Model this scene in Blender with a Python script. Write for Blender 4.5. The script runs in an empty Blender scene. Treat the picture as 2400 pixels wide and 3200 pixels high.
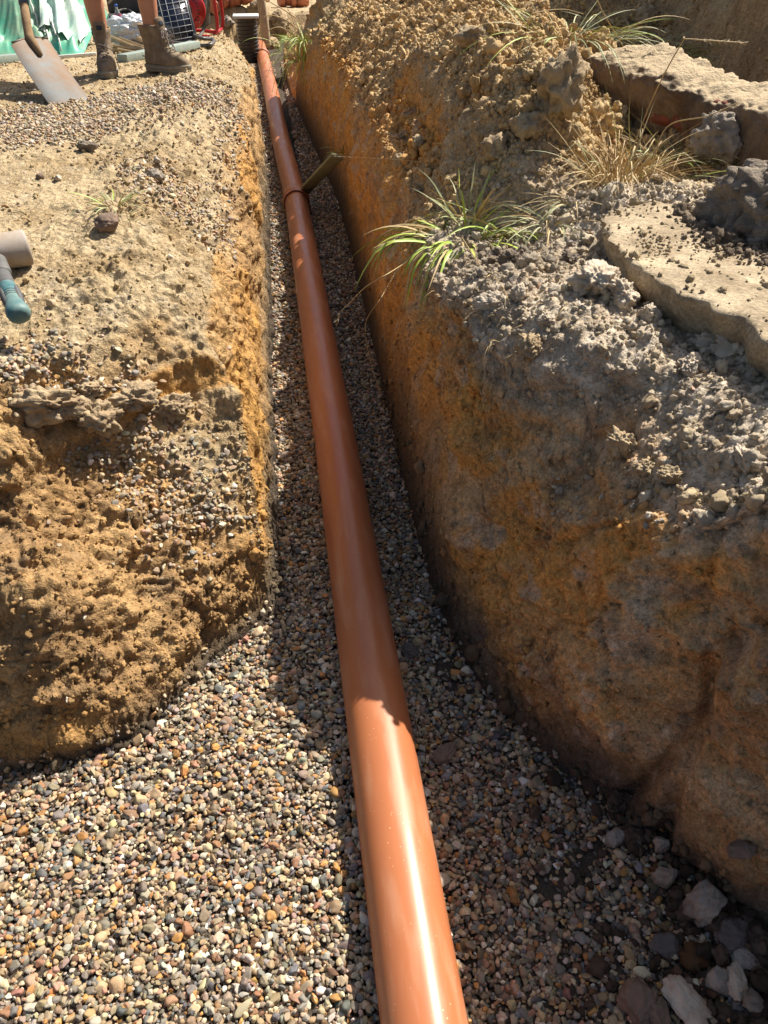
import bpy, bmesh, math, random
import numpy as np
from mathutils import Vector, Matrix, Quaternion
random.seed(7); RNG = np.random.default_rng(11)
S = bpy.context.scene; COL = S.collection
PI = math.pi

# ------------------------------------------------------------------ camera
CAM = np.array([-.144, 0.0, 1.67]); PITCH = math.radians(37.9); YAW = math.radians(7.6); F = 1659.0
_f = np.array([math.sin(YAW)*math.cos(PITCH), math.cos(YAW)*math.cos(PITCH), -math.sin(PITCH)])
_r = np.array([math.cos(YAW), -math.sin(YAW), 0.0]); _u = np.cross(_r, _f)
def at(px, py, z):
    """photo measurement (1659 x 2212 grid) + a height above the trench bed -> point of the place"""
    d = _f*F + _r*(px-829.5) + _u*(1106-py); t = (z-CAM[2])/d[2]
    return Vector(CAM + d*t)
cam = bpy.data.cameras.new('camera'); camo = bpy.data.objects.new('camera', cam); COL.objects.link(camo)
cam.sensor_fit = 'VERTICAL'; cam.sensor_height = 24; cam.lens = 24*F/2212
cam.clip_start = .05; cam.clip_end = 300
camo.matrix_world = Matrix(((_r[0], _u[0], -_f[0], CAM[0]), (_r[1], _u[1], -_f[1], CAM[1]), (_r[2], _u[2], -_f[2], CAM[2]), (0, 0, 0, 1)))
S.camera = camo

# ------------------------------------------------------------------ light
SUNV = Vector((.68, .50, 1)).normalized()
w = bpy.data.worlds.new('World'); S.world = w; w.use_nodes = True
nt = w.node_tree; bg = nt.nodes['Background']
sky = nt.nodes.new('ShaderNodeTexSky'); sky.sky_type = 'NISHITA'; sky.sun_disc = False
sky.sun_elevation = math.asin(SUNV.z); sky.sun_rotation = math.atan2(SUNV.x, SUNV.y)
sky.dust_density = 3.5; sky.ozone_density = 1.0
nt.links.new(sky.outputs[0], bg.inputs[0]); bg.inputs[1].default_value = .070
sl = bpy.data.lights.new('sun', 'SUN'); sl.energy = 5.0; sl.angle = math.radians(.55); sl.color = (1, .945, .86)
so = bpy.data.objects.new('sun', sl); COL.objects.link(so); so.rotation_mode = 'QUATERNION'
so.rotation_quaternion = SUNV.to_track_quat('Z', 'Y')
S.view_settings.view_transform = 'Standard'; S.view_settings.look = 'None'
S.view_settings.exposure = .76; S.view_settings.gamma = 1; S.view_settings.use_curve_mapping = False
S.cycles.max_bounces = 6; S.cycles.diffuse_bounces = 3; S.cycles.glossy_bounces = 3

# ------------------------------------------------------------------ numpy noise
_perm = np.random.default_rng(3).integers(0, 1 << 30, 4096).astype(np.int64)
_grad = np.random.default_rng(4).normal(size=(4096, 3)).astype(np.float32)
_grad /= np.linalg.norm(_grad, axis=1)[:, None]
def _h(i, j, k, s):
    a = _perm[(i + s*131) & 4095]; b = _perm[(a + j) & 4095]; return _perm[(b + k) & 4095] & 4095
def pn(x, y, z, s=0):
    x = np.asarray(x, np.float32); y = np.asarray(y, np.float32); z = np.asarray(z, np.float32)
    x, y, z = np.broadcast_arrays(x, y, z)
    xi = np.floor(x); yi = np.floor(y); zi = np.floor(z)
    fx = x-xi; fy = y-yi; fz = z-zi
    I = xi.astype(np.int64); J = yi.astype(np.int64); K = zi.astype(np.int64)
    u = fx*fx*(3-2*fx); v = fy*fy*(3-2*fy); q = fz*fz*(3-2*fz)
    out = np.zeros(x.shape, np.float32)
    for a in (0, 1):
        wa = u if a else 1-u
        for b in (0, 1):
            wb = v if b else 1-v
            for c in (0, 1):
                wc = q if c else 1-q
                g = _grad[_h(I+a, J+b, K+c, s)]
                out += wa*wb*wc*(g[..., 0]*(fx-a)+g[..., 1]*(fy-b)+g[..., 2]*(fz-c))
    return out*1.6
def fbm(x, y, z, o=4, s=0, gain=.5):
    t = 0; a = 1
    for i in range(o):
        t = t+a*pn(x*2**i, y*2**i, z*2**i, s+i*7); a *= gain
    return t
def billow(x, y, z, o=3, s=0, gain=.55):
    t = 0; a = 1
    for i in range(o):
        t = t+a*(np.abs(pn(x*2**i, y*2**i, z*2**i, s+i*7))*2-.5); a *= gain
    return t
def worley(x, y, z, s=0, f2=False):
    """distance to the nearest feature point, and the cell's random value"""
    xi = np.floor(x).astype(np.int64); yi = np.floor(y).astype(np.int64); zi = np.floor(z).astype(np.int64)
    best = np.full(x.shape, 9., np.float32); bid = np.zeros(x.shape, np.float32); b2 = np.full(x.shape, 9., np.float32)
    for a in (-1, 0, 1):
        for b in (-1, 0, 1):
            for c in (-1, 0, 1):
                h = _h(xi+a, yi+b, zi+c, s)
                d = (xi+a+(h & 15)/15.-x)**2+(yi+b+((h >> 4) & 15)/15.-y)**2+(zi+c+((h >> 8) & 15)/15.-z)**2
                b2 = np.minimum(b2, np.maximum(d, best)); m = d < best; best = np.where(m, d, best); bid = np.where(m, (h & 255)/255., bid)
    if f2: return np.sqrt(best), bid, np.sqrt(b2)
    return np.sqrt(best), bid
def sstep(a, b, x):
    t = np.clip((x-a)/(b-a), 0, 1); return t*t*(3-2*t)
def smin(a, b, k):
    h = np.clip(.5+.5*(b-a)/k, 0, 1); return b*(1-h)+a*h-k*h*(1-h)

# ------------------------------------------------------------------ materials
def mat(name, base, rough=.8, spec=.5, metal=0, noise=None, bump=None, coat=0, trans=0, vcol=None):
    """noise = (scale, amount, colour2), bump = list of (scale, strength, distance)"""
    m = bpy.data.materials.new(name); m.use_nodes = True
    n = m.node_tree.nodes; l = m.node_tree.links; p = n['Principled BSDF']
    p.inputs['Base Color'].default_value = (*base, 1); p.inputs['Roughness'].default_value = rough
    p.inputs['Specular IOR Level'].default_value = spec; p.inputs['Metallic'].default_value = metal
    if coat: p.inputs['Coat Weight'].default_value = coat; p.inputs['Coat Roughness'].default_value = .15
    if trans: p.inputs['Transmission Weight'].default_value = trans
    tc = n.new('ShaderNodeTexCoord'); src = tc.outputs['Object']
    colour = None
    if vcol:
        a = n.new('ShaderNodeAttribute'); a.attribute_name = vcol[0]; a.attribute_type = vcol[1]; colour = a.outputs['Color']
    if noise:
        t = n.new('ShaderNodeTexNoise'); t.inputs['Scale'].default_value = noise[0]; t.inputs['Detail'].default_value = 9
        t.inputs['Roughness'].default_value = .65; l.new(src, t.inputs['Vector'])
        r = n.new('ShaderNodeMapRange'); r.inputs[1].default_value = .38; r.inputs[2].default_value = .62
        r.inputs[4].default_value = noise[1]; l.new(t.outputs['Fac'], r.inputs[0])
        x = n.new('ShaderNodeMix'); x.data_type = 'RGBA'; l.new(r.outputs[0], x.inputs[0])
        if colour is not None:
            mu = n.new('ShaderNodeMix'); mu.data_type = 'RGBA'; mu.blend_type = 'MULTIPLY'; mu.inputs[0].default_value = 1
            l.new(colour, mu.inputs[6]); mu.inputs[7].default_value = (*noise[2], 1)
            l.new(colour, x.inputs[6]); l.new(mu.outputs[2], x.inputs[7])
        else:
            x.inputs[6].default_value = (*base, 1); x.inputs[7].default_value = (*noise[2], 1)
        colour = x.outputs[2]
    if colour is not None: l.new(colour, p.inputs['Base Color'])
    prev = None
    for (sc, st, di) in (bump or []):
        t = n.new('ShaderNodeTexNoise'); t.inputs['Scale'].default_value = sc; t.inputs['Detail'].default_value = 5
        t.inputs['Roughness'].default_value = .62; l.new(src, t.inputs['Vector'])
        b = n.new('ShaderNodeBump'); b.inputs['Strength'].default_value = st; b.inputs['Distance'].default_value = di
        l.new(t.outputs['Fac'], b.inputs['Height'])
        if prev: l.new(prev, b.inputs['Normal'])
        prev = b.outputs[0]
    if prev: l.new(prev, p.inputs['Normal'])
    return m

def grain(m, scale, amt):
    """grit: small grains each a little lighter or darker"""
    n = m.node_tree.nodes; l = m.node_tree.links; p = n['Principled BSDF']; old = p.inputs['Base Color'].links[0].from_socket
    tc = [q for q in n if q.type == 'TEX_COORD'][0]
    v = n.new('ShaderNodeTexVoronoi'); v.inputs['Scale'].default_value = scale; l.new(tc.outputs['Object'], v.inputs['Vector'])
    s = n.new('ShaderNodeSeparateColor'); l.new(v.outputs['Color'], s.inputs[0])
    r = n.new('ShaderNodeMapRange'); r.inputs[3].default_value = 1-amt; r.inputs[4].default_value = 1+amt; l.new(s.outputs[0], r.inputs[0])
    x = n.new('ShaderNodeVectorMath'); x.operation = 'SCALE'; l.new(old, x.inputs[0]); l.new(r.outputs[0], x.inputs['Scale']); l.new(x.outputs[0], p.inputs['Base Color'])
def mesh(name, V, Fc, m, parent=None, smooth=True, loc=None):
    me = bpy.data.meshes.new(name); me.from_pydata([tuple(v) for v in V], [], Fc); me.update()
    if smooth: me.polygons.foreach_set('use_smooth', [True]*len(me.polygons))
    if m: me.materials.append(m)
    o = bpy.data.objects.new(name, me); COL.objects.link(o)
    if parent is not None: o.parent = parent
    if loc is not None: o.location = loc
    return o
def bmo(name, bm, m, parent=None, smooth=False, loc=None):
    me = bpy.data.meshes.new(name); bm.to_mesh(me); bm.free()
    if smooth: me.polygons.foreach_set('use_smooth', [True]*len(me.polygons))
    if m: me.materials.append(m)
    o = bpy.data.objects.new(name, me); COL.objects.link(o)
    if parent is not None: o.parent = parent
    if loc is not None: o.location = loc
    return o
def tag(o, label=None, cat=None, group=None, kind=None):
    if label: o['label'] = label
    if cat: o['category'] = cat
    if group: o['group'] = group
    if kind: o['kind'] = kind
    return o
def thing(name, label, cat, loc=(0, 0, 0), group=None, rot=None):
    o = bpy.data.objects.new(name, None); COL.objects.link(o); o.location = loc; o.empty_display_size = .1
    if rot is not None: o.rotation_euler = rot
    return tag(o, label, cat, group)

# ------------------------------------------------------------------ ground form
# foot lines of the two banks (x, y on the trench bed)
FOOT_L = [(-6, 1.0), (-3, 1.12), (-1.5, 1.16), (-.93, 1.2), (-.75, 1.215), (-.60, 1.275), (-.5, 1.40), (-.42, 1.52), (-.33, 1.60), (-.26, 1.66), (-.245, 1.75), (-.24, 2.0), (-.24, 2.5),
          (-.235, 3.2), (-.225, 4), (-.215, 5), (-.205, 6), (-.24, 7), (-.35, 8), (-.52, 9), (-.78, 10), (-1.0, 11.2), (-.95, 13.3), (.3, 13.7), (2, 13.9), (8, 14)]
RX = np.array([(-3, 1.75), (-1.5, 1.6), (-.5, 1.35), (0, 1.12), (.3, .93), (.5, .83), (.64, .745), (.75, .675), (.85, .605), (.99, .47), (1.12, .385), (1.29, .305), (1.5, .26), (1.7, .235), (2.0, .232), (2.42, .236),
               (3.2, .255), (3.8, .268), (4.8, .285), (5.9, .29), (7.4, .215), (9.1, .12), (10.6, .04), (11.0, .1), (11.5, .6), (12.2, 1.6), (40, 2.)])
def curve1(pts, y, k=.08):
    yy = np.asarray(y); r = 0
    for o in (-k, -.5*k, 0, .5*k, k): r = r+np.interp(yy+o, pts[:, 0], pts[:, 1])
    return r/5
XLc = np.array([(-3, -.30), (1.5, -.30), (1.75, -.245), (2.5, -.24), (4, -.225), (6, -.205), (7, -.24), (8, -.35), (9, -.48), (10, -.5), (40, -.5)])
def xR(y): return curve1(RX, y)
def xLc(y): return curve1(XLc, y)

# right-hand ground heights, read off the photo
RP = [(860, 620, .77), (900, 630, .79), (950, 650, .86), (1020, 670, .88), (1100, 700, .88), (1200, 770, .85), (1260, 860, .79), (1255, 985, .655), (1380, 1030, .715), (1500, 1075, .765), (1659, 1085, .86),
      (1120, 850, .76), (1400, 900, .80), (1520, 940, .83), (1659, 970, .88), (1659, 820, .885), (1500, 720, .865), (1350, 610, .865), (1250, 570, .885),
      (1330, 490, .93), (1500, 520, .93), (1659, 640, .92), (1320, 430, .985), (1400, 430, .99), (1500, 430, .99), (1659, 470, .985), (1100, 480, .87), (1000, 520, .85), (900, 520, .80), (1250, 430, .96), (1250, 390, .97), (1400, 395, .985),
      (760, 400, .68), (820, 500, .73), (700, 230, .69), (735, 320, .68), (820, 330, .85), (800, 200, .95), (900, 420, .83), (920, 300, .98), (900, 150, 1.1), (1000, 400, .93), (1100, 400, .97), (1100, 250, 1.14), (1200, 330, 1.04), (1200, 150, 1.25),
      (1180, 60, 1.3), (1000, 60, 1.25), (850, 40, 1.1), (740, 40, .95), (660, 60, .78), (640, 130, .68), (620, 60, .6),
      (1280, 240, 1.08), (1280, 330, 1.0), (1450, 310, .97), (1600, 400, .95), (1659, 330, .95), (1500, 200, 1.0), (1350, 60, 1.2), (1450, 120, 1.13), (1659, 250, 1.1)]
RPX = [(.85, .9, .93), (1.0, .7, .96), (1.1, .4, .98), (1.25, .0, 1.0), (1.5, -.8, .95), (1.25, .95, 1.02), (1.35, 1.4, 1.12), (1.7, .7, 1.2), (2.2, 1.5, 1.2), (2.2, 2.6, 1.05), (3, 0, 1.2), (5, 3, 1.3), (2.0, 4.6, 1.5), (2.8, 4.2, 1.55), (4, 5, 1.7), (1.7, 6, 1.6), (3, 8, 1.6), (.8, 8.5, 1.1), (.9, 11, .8), (2.5, 14, .9), (.45, 10.2, .62), (.25, 9, .58),
       (10, 5, 1.3), (10, 20, 1.2), (3, 30, 1.0), (10, -3, 1.2), (0, 20, .6), (2.5, 6, 1.8)]
def tps_fit(P3, lam=.0006):
    P3 = np.array(P3, float); n = len(P3)
    D = np.hypot(P3[:, None, 0]-P3[None, :, 0], P3[:, None, 1]-P3[None, :, 1])
    K = np.where(D > 0, D**2*np.log(D+1e-12), 0)+np.eye(n)*lam
    Pm = np.c_[np.ones(n), P3[:, :2]]
    A = np.block([[K, Pm], [Pm.T, np.zeros((3, 3))]])
    c = np.linalg.solve(A, np.r_[P3[:, 2], 0, 0, 0])
    def f(x, y):
        r = c[n]+c[n+1]*x+c[n+2]*y
        for i in range(n):
            d2 = (x-P3[i, 0])**2+(y-P3[i, 1])**2
            r = r+c[i]*.5*d2*np.log(d2+1e-12)
        return r
    return f
_ctrl = []
for a in RP:
    q = at(*a); _ctrl.append((q.x, q.y, q.z))
TR = tps_fit(_ctrl+RPX)
def TL(x, y):
    z = .76 + .09*sstep(1.7, 2.6, y) + .12*sstep(2.2, 4.4, y)*sstep(-.1, -.6, x) - .12*sstep(5, 6.8, y) - .26*sstep(6.4, 11, y) + .02*np.sin(x*2.1+1)*np.cos(y*1.3)
    z = z - .05*sstep(-.55, -.22, x)*sstep(1.6, 2.5, y)
    z = z + .35*sstep(-2, -.5, -y)
    return z
WA = at(1330, 45, 1.17); WB = at(1659, 205, 1.12)
WN = Vector((-(WB-WA).y, (WB-WA).x)).normalized()
def seg_dist(x, y, pts):
    best = np.full(x.shape, 1e9); sgn = np.ones(x.shape)
    for (x0, y0), (x1, y1) in zip(pts[:-1], pts[1:]):
        dx, dy = x1-x0, y1-y0; L = dx*dx+dy*dy
        t = np.clip(((x-x0)*dx+(y-y0)*dy)/L, 0, 1)
        d = (x-x0-t*dx)**2+(y-y0-t*dy)**2
        c = dx*(y-y0)-dy*(x-x0)
        m = d < best; best = np.where(m, d, best); sgn = np.where(m, np.sign(c), sgn)
    poly = list(pts)+[(8, 60), (-60, 60), (-60, 1.0)]; ins = np.zeros(x.shape, bool)
    for (x0, y0), (x1, y1) in zip(poly, poly[1:]+poly[:1]):
        if y0 == y1: continue
        c = (y0 > y) != (y1 > y); xi = (x1-x0)*(y-y0)/(y1-y0)+x0; ins ^= c & (x < xi)
    return np.where(ins, 1, -1)*np.sqrt(best)      # > 0 inside the left bank
def bed(x, y):
    z = .012*pn(x*2.2, y*2.2, 0*x, 91)
    return z+.06*sstep(.40, .75, x)*sstep(1.4, .8, y)+.021*np.clip(y-5.9, 0, 7)
def profile(d, pts):
    p = np.array(pts); return np.interp(d, p[:, 0], p[:, 1])
def Hbase(x, y):
    b = bed(x, y)
    dl = seg_dist(x, y, FOOT_L)
    def ud(pts):
        best = np.full(x.shape, 1e9)
        for (x0, y0), (x1, y1) in zip(pts[:-1], pts[1:]):
            dx, dy = x1-x0, y1-y0; t = np.clip(((x-x0)*dx+(y-y0)*dy)/(dx*dx+dy*dy), 0, 1); best = np.minimum(best, (x-x0-t*dx)**2+(y-y0-t*dy)**2)
        return np.where(dl > 0, np.sqrt(best), -np.sqrt(best))
    tl = TL(x, y)
    df = ud(FOOT_L[:10])+.03*pn(x*4, y*4, 0*x, 5)*sstep(.02, .1, dl); ds = ud(FOOT_L[9:])
    rf = profile(df, [(-1, -.3), (0, 0), (.03, .12), (.10, .25), (.22, .40), (.34, .50), (.40, .575), (.43, .66), (.50, .75), (.70, 1.05), (9, 9)])
    rw = profile(ds, [(-1, -.3), (0, 0), (.02, .22), (.045, .46), (.085, .60), (.15, .70), (.26, .80), (.45, .92), (.6, 1.2), (9, 9)])
    rs = profile(ds, [(-1, -.3), (0, 0), (.012, .30), (.03, .62), (.05, .74), (.10, .84), (.3, 1.05), (9, 9)])
    far = sstep(3.0, 4.6, y)
    rw = rw*(1-far)+rs*far
    end = sstep(9, 10.5, y); rw = rw*(1-end)+end*ds*1.6
    ramp = smin(rf, rw, .05)
    zl = smin(tl, ramp, .04)
    zl = np.where(dl > 0, zl+b*sstep(.5, 0, dl), zl)
    # right bank
    dr = x-xR(y)
    tr = TR(x, y)
    sd = (x-WA.x)*WN.x+(y-WA.y)*WN.y
    tr = tr+.80*sstep(0, .30, sd+.06*pn(x*3, y*3, 0*x, 8))*sstep(WA.x-.5, WA.x+.1, x)
    tr = tr-.085*sstep(2.75, 3.0, y)*sstep(5.8, 5.2, y)*sstep(.45, .05, dr)
    nr = sstep(1.75, 1.35, y); up = sstep(1.5, 1.75, y)*sstep(3.0, 2.5, y)
    rw = profile(dr, [(-1, -.3), (0, 0), (.01, .22), (.03, .48), (.055, .66), (.12, .80), (.25, .95), (.5, 1.5), (9, 9)])
    rw = rw*(1-up)+up*profile(dr, [(-1, -.3), (0, 0), (.01, .26), (.025, .55), (.045, .74), (.075, .84), (.13, .92), (.25, 1.05), (.5, 1.5), (9, 9)])
    rn = profile(dr, [(-1, -.3), (0, 0), (.05, .20), (.10, .38), (.15, .56), (.19, .70), (.23, .8), (.3, .95), (.5, 1.5), (9, 9)])
    rq = profile(dr, [(-1, -.3), (0, 0), (.03, .25), (.07, .5), (.12, .75), (.16, .88), (.25, 1.0), (.5, 1.5), (9, 9)]); qq = sstep(1.25, .95, y); rn = rn*(1-qq)+rq*qq
    rm = rw*(1-nr)+rn*nr
    rm = rm*(1-sstep(10.4, 11.0, y))+sstep(10.4, 11., y)*dr*1.2
    # gouge between the two lower lumps of the near bank
    zr = smin(tr, rm, .05-.025*nr)
    z = np.where(dl > 0, np.maximum(zl, b), np.where(dr > 0, np.maximum(zr, b), b))
    return z, dl, dr, tl, tr, df, ds

def geo_steps(s0, s1, L):
    out = [0.]; n = max(2, int(L/((s0+s1)/2)))
    st = np.linspace(s0, s1, n); st *= L/st.sum(); return np.cumsum(st)
offs = np.concatenate([[0.], geo_steps(.0013, .0013, .10)])
for (a, b, L) in ((.0013, .0052, .22), (.0052, .0056, 1.1), (.0056, .03, .9), (.03, .6, 9)):
    offs = np.concatenate([offs, offs[-1]+geo_steps(a, b, L)])
ys = np.array([-3.])
for (a, b, L) in ((.35, .03, 3.2), (.02, .0055, .35), (.005, .005, 2.05), (.005, .016, 3.4), (.016, .05, 8), (.1, 3, 26)):
    ys = np.concatenate([ys, ys[-1]+geo_steps(a, b, L)])
mid = np.linspace(0, 1, 34)[1:-1]
Y = ys[:, None]+np.zeros((1, len(offs)*2+len(mid)))
xr = xR(ys)[:, None]; xl = xLc(ys)[:, None]
X = np.concatenate([xl-offs[::-1][None, :], xl+(xr-xl)*mid[None, :], xr+offs[None, :]], axis=1)
Z, DL, DR, TLg, TRg, DFg, DSg = Hbase(X, Y)
print('grid', X.shape, X.size)
def normals(X, Y, Z):
    P = np.stack([X, Y, Z], -1); a = np.gradient(P, axis=1); b = np.gradient(P, axis=0)
    n = np.cross(a, b); n /= np.linalg.norm(n, axis=-1, keepdims=True)+1e-12; return n
N = normals(X, Y, Z)
steep = np.clip(1-N[..., 2], 0, 1)
left = DL > 0; right = (DR > 0) & ~left
onbank = sstep(0, .03, np.where(left, DL, np.where(right, DR, -1)))
zrel = Z
# masks
wall = sstep(.25, .6, steep)*onbank
front = left*sstep(0, .06, TLg-Z+.02)*sstep(.06, -.02, DFg-DSg)*sstep(0, .02, DL)*sstep(.75, .6, DFg)
wall = np.maximum(wall, front)
spoil = right*sstep(.86, .98, Z+.15*sstep(2.6, 3.4, Y))*sstep(2.3, 2.9, Y)*(1-wall*.6)
lipL = left*sstep(.55, .15, np.abs(DL-.25))*sstep(1.7, 2.2, Y)
rubble = right*sstep(1.0, 1.4, X*0+1.2)*(Y < 2.5)*sstep(.66, .74, Z)*sstep(1.15, .6, steep*1.6)
D = np.zeros_like(Z)
# broad lumps
big = fbm(X*3.2, Y*3.2, Z*3.2, 2, 20)
D += onbank*.030*big*(.4+.6*np.clip(wall+spoil+front, 0, 1))
# blocky faces: planes of torn clay
D += front*(.026*fbm(X*6, Y*6, Z*8, 3, 31, .5)+.010*billow(X*18, Y*18, Z*18, 3, 33))
wr = wall*right
D += wr*(.030*fbm(X*5, Y*5, Z*5, 3, 41)+.009*billow(X*20, Y*20, Z*20, 3, 43)+(Y < 2.4)*(.012*pn((Y+Z*.5)*16, (Y*.5-Z)*3, X*3, 44)+.010*billow((Y-Z*.4)*7, Z*4, X*6, 2, 45)+.0035*pn((Y+Z*.6)*85, (Y*.6-Z)*7, X*8, 46)*sstep(-.2, .3, pn(Y*4, Z*4, X*4, 47))))
# vertical tooth streaks on the straight trench walls
st = sstep(1.6, 2.4, Y)
D += wall*st*(.006*pn(Y*34, Z*3, X*0, 51)+.004*pn(Y*80, Z*6, X*0, 52)+.0025*pn(Y*160, Z*9, X*0, 53))
# rough shoulder of the left bank
D += left*wall*(1-front)*(.022*fbm(X*5, Y*5, Z*5, 3, 63))
D += lipL*(.018*billow(X*9, Y*9, Z*9, 4, 61)+.008*pn(X*40, Y*40, Z*40, 62))
# plateau
plat = left*(1-wall)*onbank
D += plat*(.006*fbm(X*9, Y*9, Z*0, 4, 71, .6)+.0035*billow(X*55, Y*45, Z*30, 2, 72))
# spoil heap: lumps
D += spoil*(.050*billow(X*4.5, Y*4.5, Z*4.5, 4, 81, .58)+.010*billow(X*42, Y*42, Z*42, 2, 84))
rr = right*(1-wall)*onbank*(1-spoil)
D += rr*(.014*billow(X*10, Y*10, Z*10, 4, 87, .6)+.004*pn(X*70, Y*70, Z*70, 88))
# crumbs: worley bumps on the loose parts of the heap and the rubble
mk = (spoil+rr*.8+lipL*.6+front*.3) > .15
wx, wy, wz = X[mk], Y[mk], Z[mk]
for (sc, amp, sd) in ((16, .016, 101), (38, .007, 102)):
    dd, rid = worley(wx*sc, wy*sc, wz*sc, sd)
    bump_ = np.clip(.62-dd, 0, 1)*(rid > .45)*(.4+rid)
    D[mk] += amp*1.7*bump_*np.clip(spoil+rr*.7+lipL*.6+front*.3, 0, 1)[mk]
# torn blocks: flat-ish pieces standing proud of each other, with open cracks between
fk = (front+wr*(Y < 3)) > .1
wx, wy, wz = X[fk], Y[fk], Z[fk]; ff = front[fk]; fw_ = (wr*(Y < 3))[fk]
ax_ = wx+.03*pn(wx*9, wy*9, wz*9, 121); az_ = wz+.03*pn(wx*9, wy*9, wz*9, 122)
acc = 0
for (sc, amp, ck, sd) in ((7, .013, .010, 131), (17, .008, .005, 132), (42, .0045, .002, 133), (95, .003, .0, 134)):
    d1, rid, d2 = worley(ax_*sc, wy*sc, az_*sc*1.3, sd, True)
    tilt_ = (rid-.5)*2
    acc = acc+amp*(tilt_*.8-(d1-.4)*.8)-ck*(1-sstep(0, .10, d2-d1))*(rid > .35)
D[fk] += acc*(ff*1.0+fw_*.8)
for (sc, ck, wd2, sd) in ((3.2, .012, .07, 141), (8, .006, .08, 142)):
    d1, rid, d2 = worley(ax_*sc, wy*sc+.3, az_*sc*.7, sd, True); D[fk] -= fw_*ck*(1-sstep(0, wd2, d2-d1))*(rid > .5)
# two shovel gouges and the crease between the lumps of the near right bank
def carve(pts, wdt, dep):
    c3 = [at(*q) for q in pts]; c3 = cr0(c3)
    m = right & (Y < 2.2); P = np.stack([X[m], Y[m], Z[m]], -1); best = np.full(len(P), 9.)
    for a_, b_ in zip(c3[:-1], c3[1:]):
        # distance seen across the face (ignore depth errors of the measured points)
        va = np.array(a_)-CAM; vb = np.array(b_)-CAM; va /= np.linalg.norm(va); vb /= np.linalg.norm(vb)
        r = P-CAM; rl = np.linalg.norm(r, axis=1)[:, None]; r = r/rl; ab = vb-va; t = np.clip(((r-va)@ab)/(ab@ab), 0, 1)
        best = np.minimum(best, np.linalg.norm(r-va-t[:, None]*ab, axis=1)*rl[:, 0])
    D[m] -= dep*np.exp(-(best/wdt)**2); print('carved', int((best < wdt).sum()))
def cr0(P):
    out = []
    for a_, b_ in zip(P[:-1], P[1:]): out += [a_.lerp(b_, k/6) for k in range(6)]
    return out+[P[-1]]
m_ = right & (Y < 1.6); r_ = np.stack([X[m_], Y[m_], Z[m_]], -1)-CAM; zz_ = r_@_f; ppx = 829.5+F*(r_@_r)/zz_; ppy = 1106-F*(r_@_u)/zz_
edge = np.interp(ppy, [1330, 1370, 1450, 1600, 1700, 1870, 2100], [1720, 1640, 1535, 1502, 1472, 1438, 1430])
lump_ = sstep(-6, 34, ppx-edge)*(ppy > 1330)*sstep(1330, 1400, ppy)
cap_ = sstep(-4, 26, ppx-np.interp(ppy, [1640, 1760, 1880], [1470, 1310, 1300]))*sstep(1640, 1665, ppy)*(1-lump_)
D[m_] += .055*lump_+.03*cap_
carve([(1310, 1760, .02), (1390, 1700, .08), (1450, 1640, .14), (1500, 1600, .2), (1530, 1530, .28), (1535, 1450, .35), (1560, 1400, .4), (1659, 1360, .45)], .020, .030)
carve([(1440, 1870, .01), (1446, 1790, .05), (1470, 1700, .12), (1500, 1620, .18)], .018, .022)
carve([(1000, 700, .7), (985, 800, .62), (1005, 900, .5)], .008, .02)
carve([(925, 640, .75), (935, 720, .68), (905, 800, .6)], .012, .03)
Px = X+N[..., 0]*D; Py = Y+N[..., 1]*D; Pz = Z+N[..., 2]*D
# torn horizontal ledges: push bands of the near faces in and out sideways
band = pn(X*2.5, Y*2.5, Z*11, 111)+.5*pn(X*6, Y*6, Z*24, 112)
sh = (front*.030+wr*(Y < 2.6)*.012)*band
Px += N[..., 0]*sh; Py += N[..., 1]*sh
N2 = normals(Px, Py, Pz)

# soil colours
def mix(a, b, t): return a*(1-t[..., None])+b*t[..., None]
C = lambda r, g, b: np.array([r, g, b], np.float32)
n1 = fbm(X*4, Y*4, Z*4, 4, 201)*.5+.5; n2 = fbm(X*14, Y*14, Z*14, 3, 211)*.5+.5; n3 = fbm(X*1.4, Y*1.4, Z*1.4, 3, 221)*.5+.5
n4 = fbm(X*40, Y*40, Z*40, 2, 231)*.5+.5
col = np.zeros(X.shape+(3,), np.float32)+C(.10, .078, .058)
tan = mix(C(.53, .415, .25), C(.41, .30, .165), sstep(.3, .75, n1)); tan = mix(tan, C(.56, .46, .31), sstep(.55, .9, n2)*.6)
clay = mix(C(.56, .355, .16), C(.42, .26, .12), sstep(.35, .7, n1)); clay = mix(clay, C(.64, .34, .095), sstep(.5, .8, n3)*.7)
clay = mix(clay, C(.24, .18, .12), sstep(.62, .82, n2)*.35)
orange = mix(C(.62, .345, .10), C(.46, .27, .11), sstep(.3, .75, fbm(Y*14, Z*2, X*0, 3, 241)*.5+.5))
grey = mix(C(.62, .51, .375), C(.50, .405, .29), sstep(.35, .7, n1)); grey = mix(grey, C(.74, .64, .50), sstep(.42, .70, n2)*.85)
_t = at(1090, 600, .84); tops = np.exp(-(((X-_t.x)/.17)**2+((Y-_t.y)/.22)**2)); grey = mix(grey, C(.27, .21, .155), np.clip(tops*1.1, 0, 1)*sstep(.2, .5, n1+.1))
heap = mix(C(.62, .445, .245), C(.50, .345, .18), sstep(.3, .75, n2)); heap = mix(heap, C(.66, .51, .30), sstep(.5, .9, n1)*.7)
ob = onbank
base = np.where(left[..., None], tan, grey)
base = mix(base, heap, right*sstep(2.3, 2.8, Y))
lw = left*wall
base = mix(base, mix(clay, orange, sstep(.55, .85, n3)*.7*sstep(1.7, 2.1, Y)*sstep(.78, .5, Z)), lw)
base = mix(base, clay*.92, left*front*1.0*sstep(.2, .6, n3+.2))
rwm = right*np.maximum(sstep(.86, .62, Z)*sstep(.15, .4, steep), sstep(.01, .07, TRg-Z+.02*(n2-.5))*sstep(.2, .4, steep))
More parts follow.
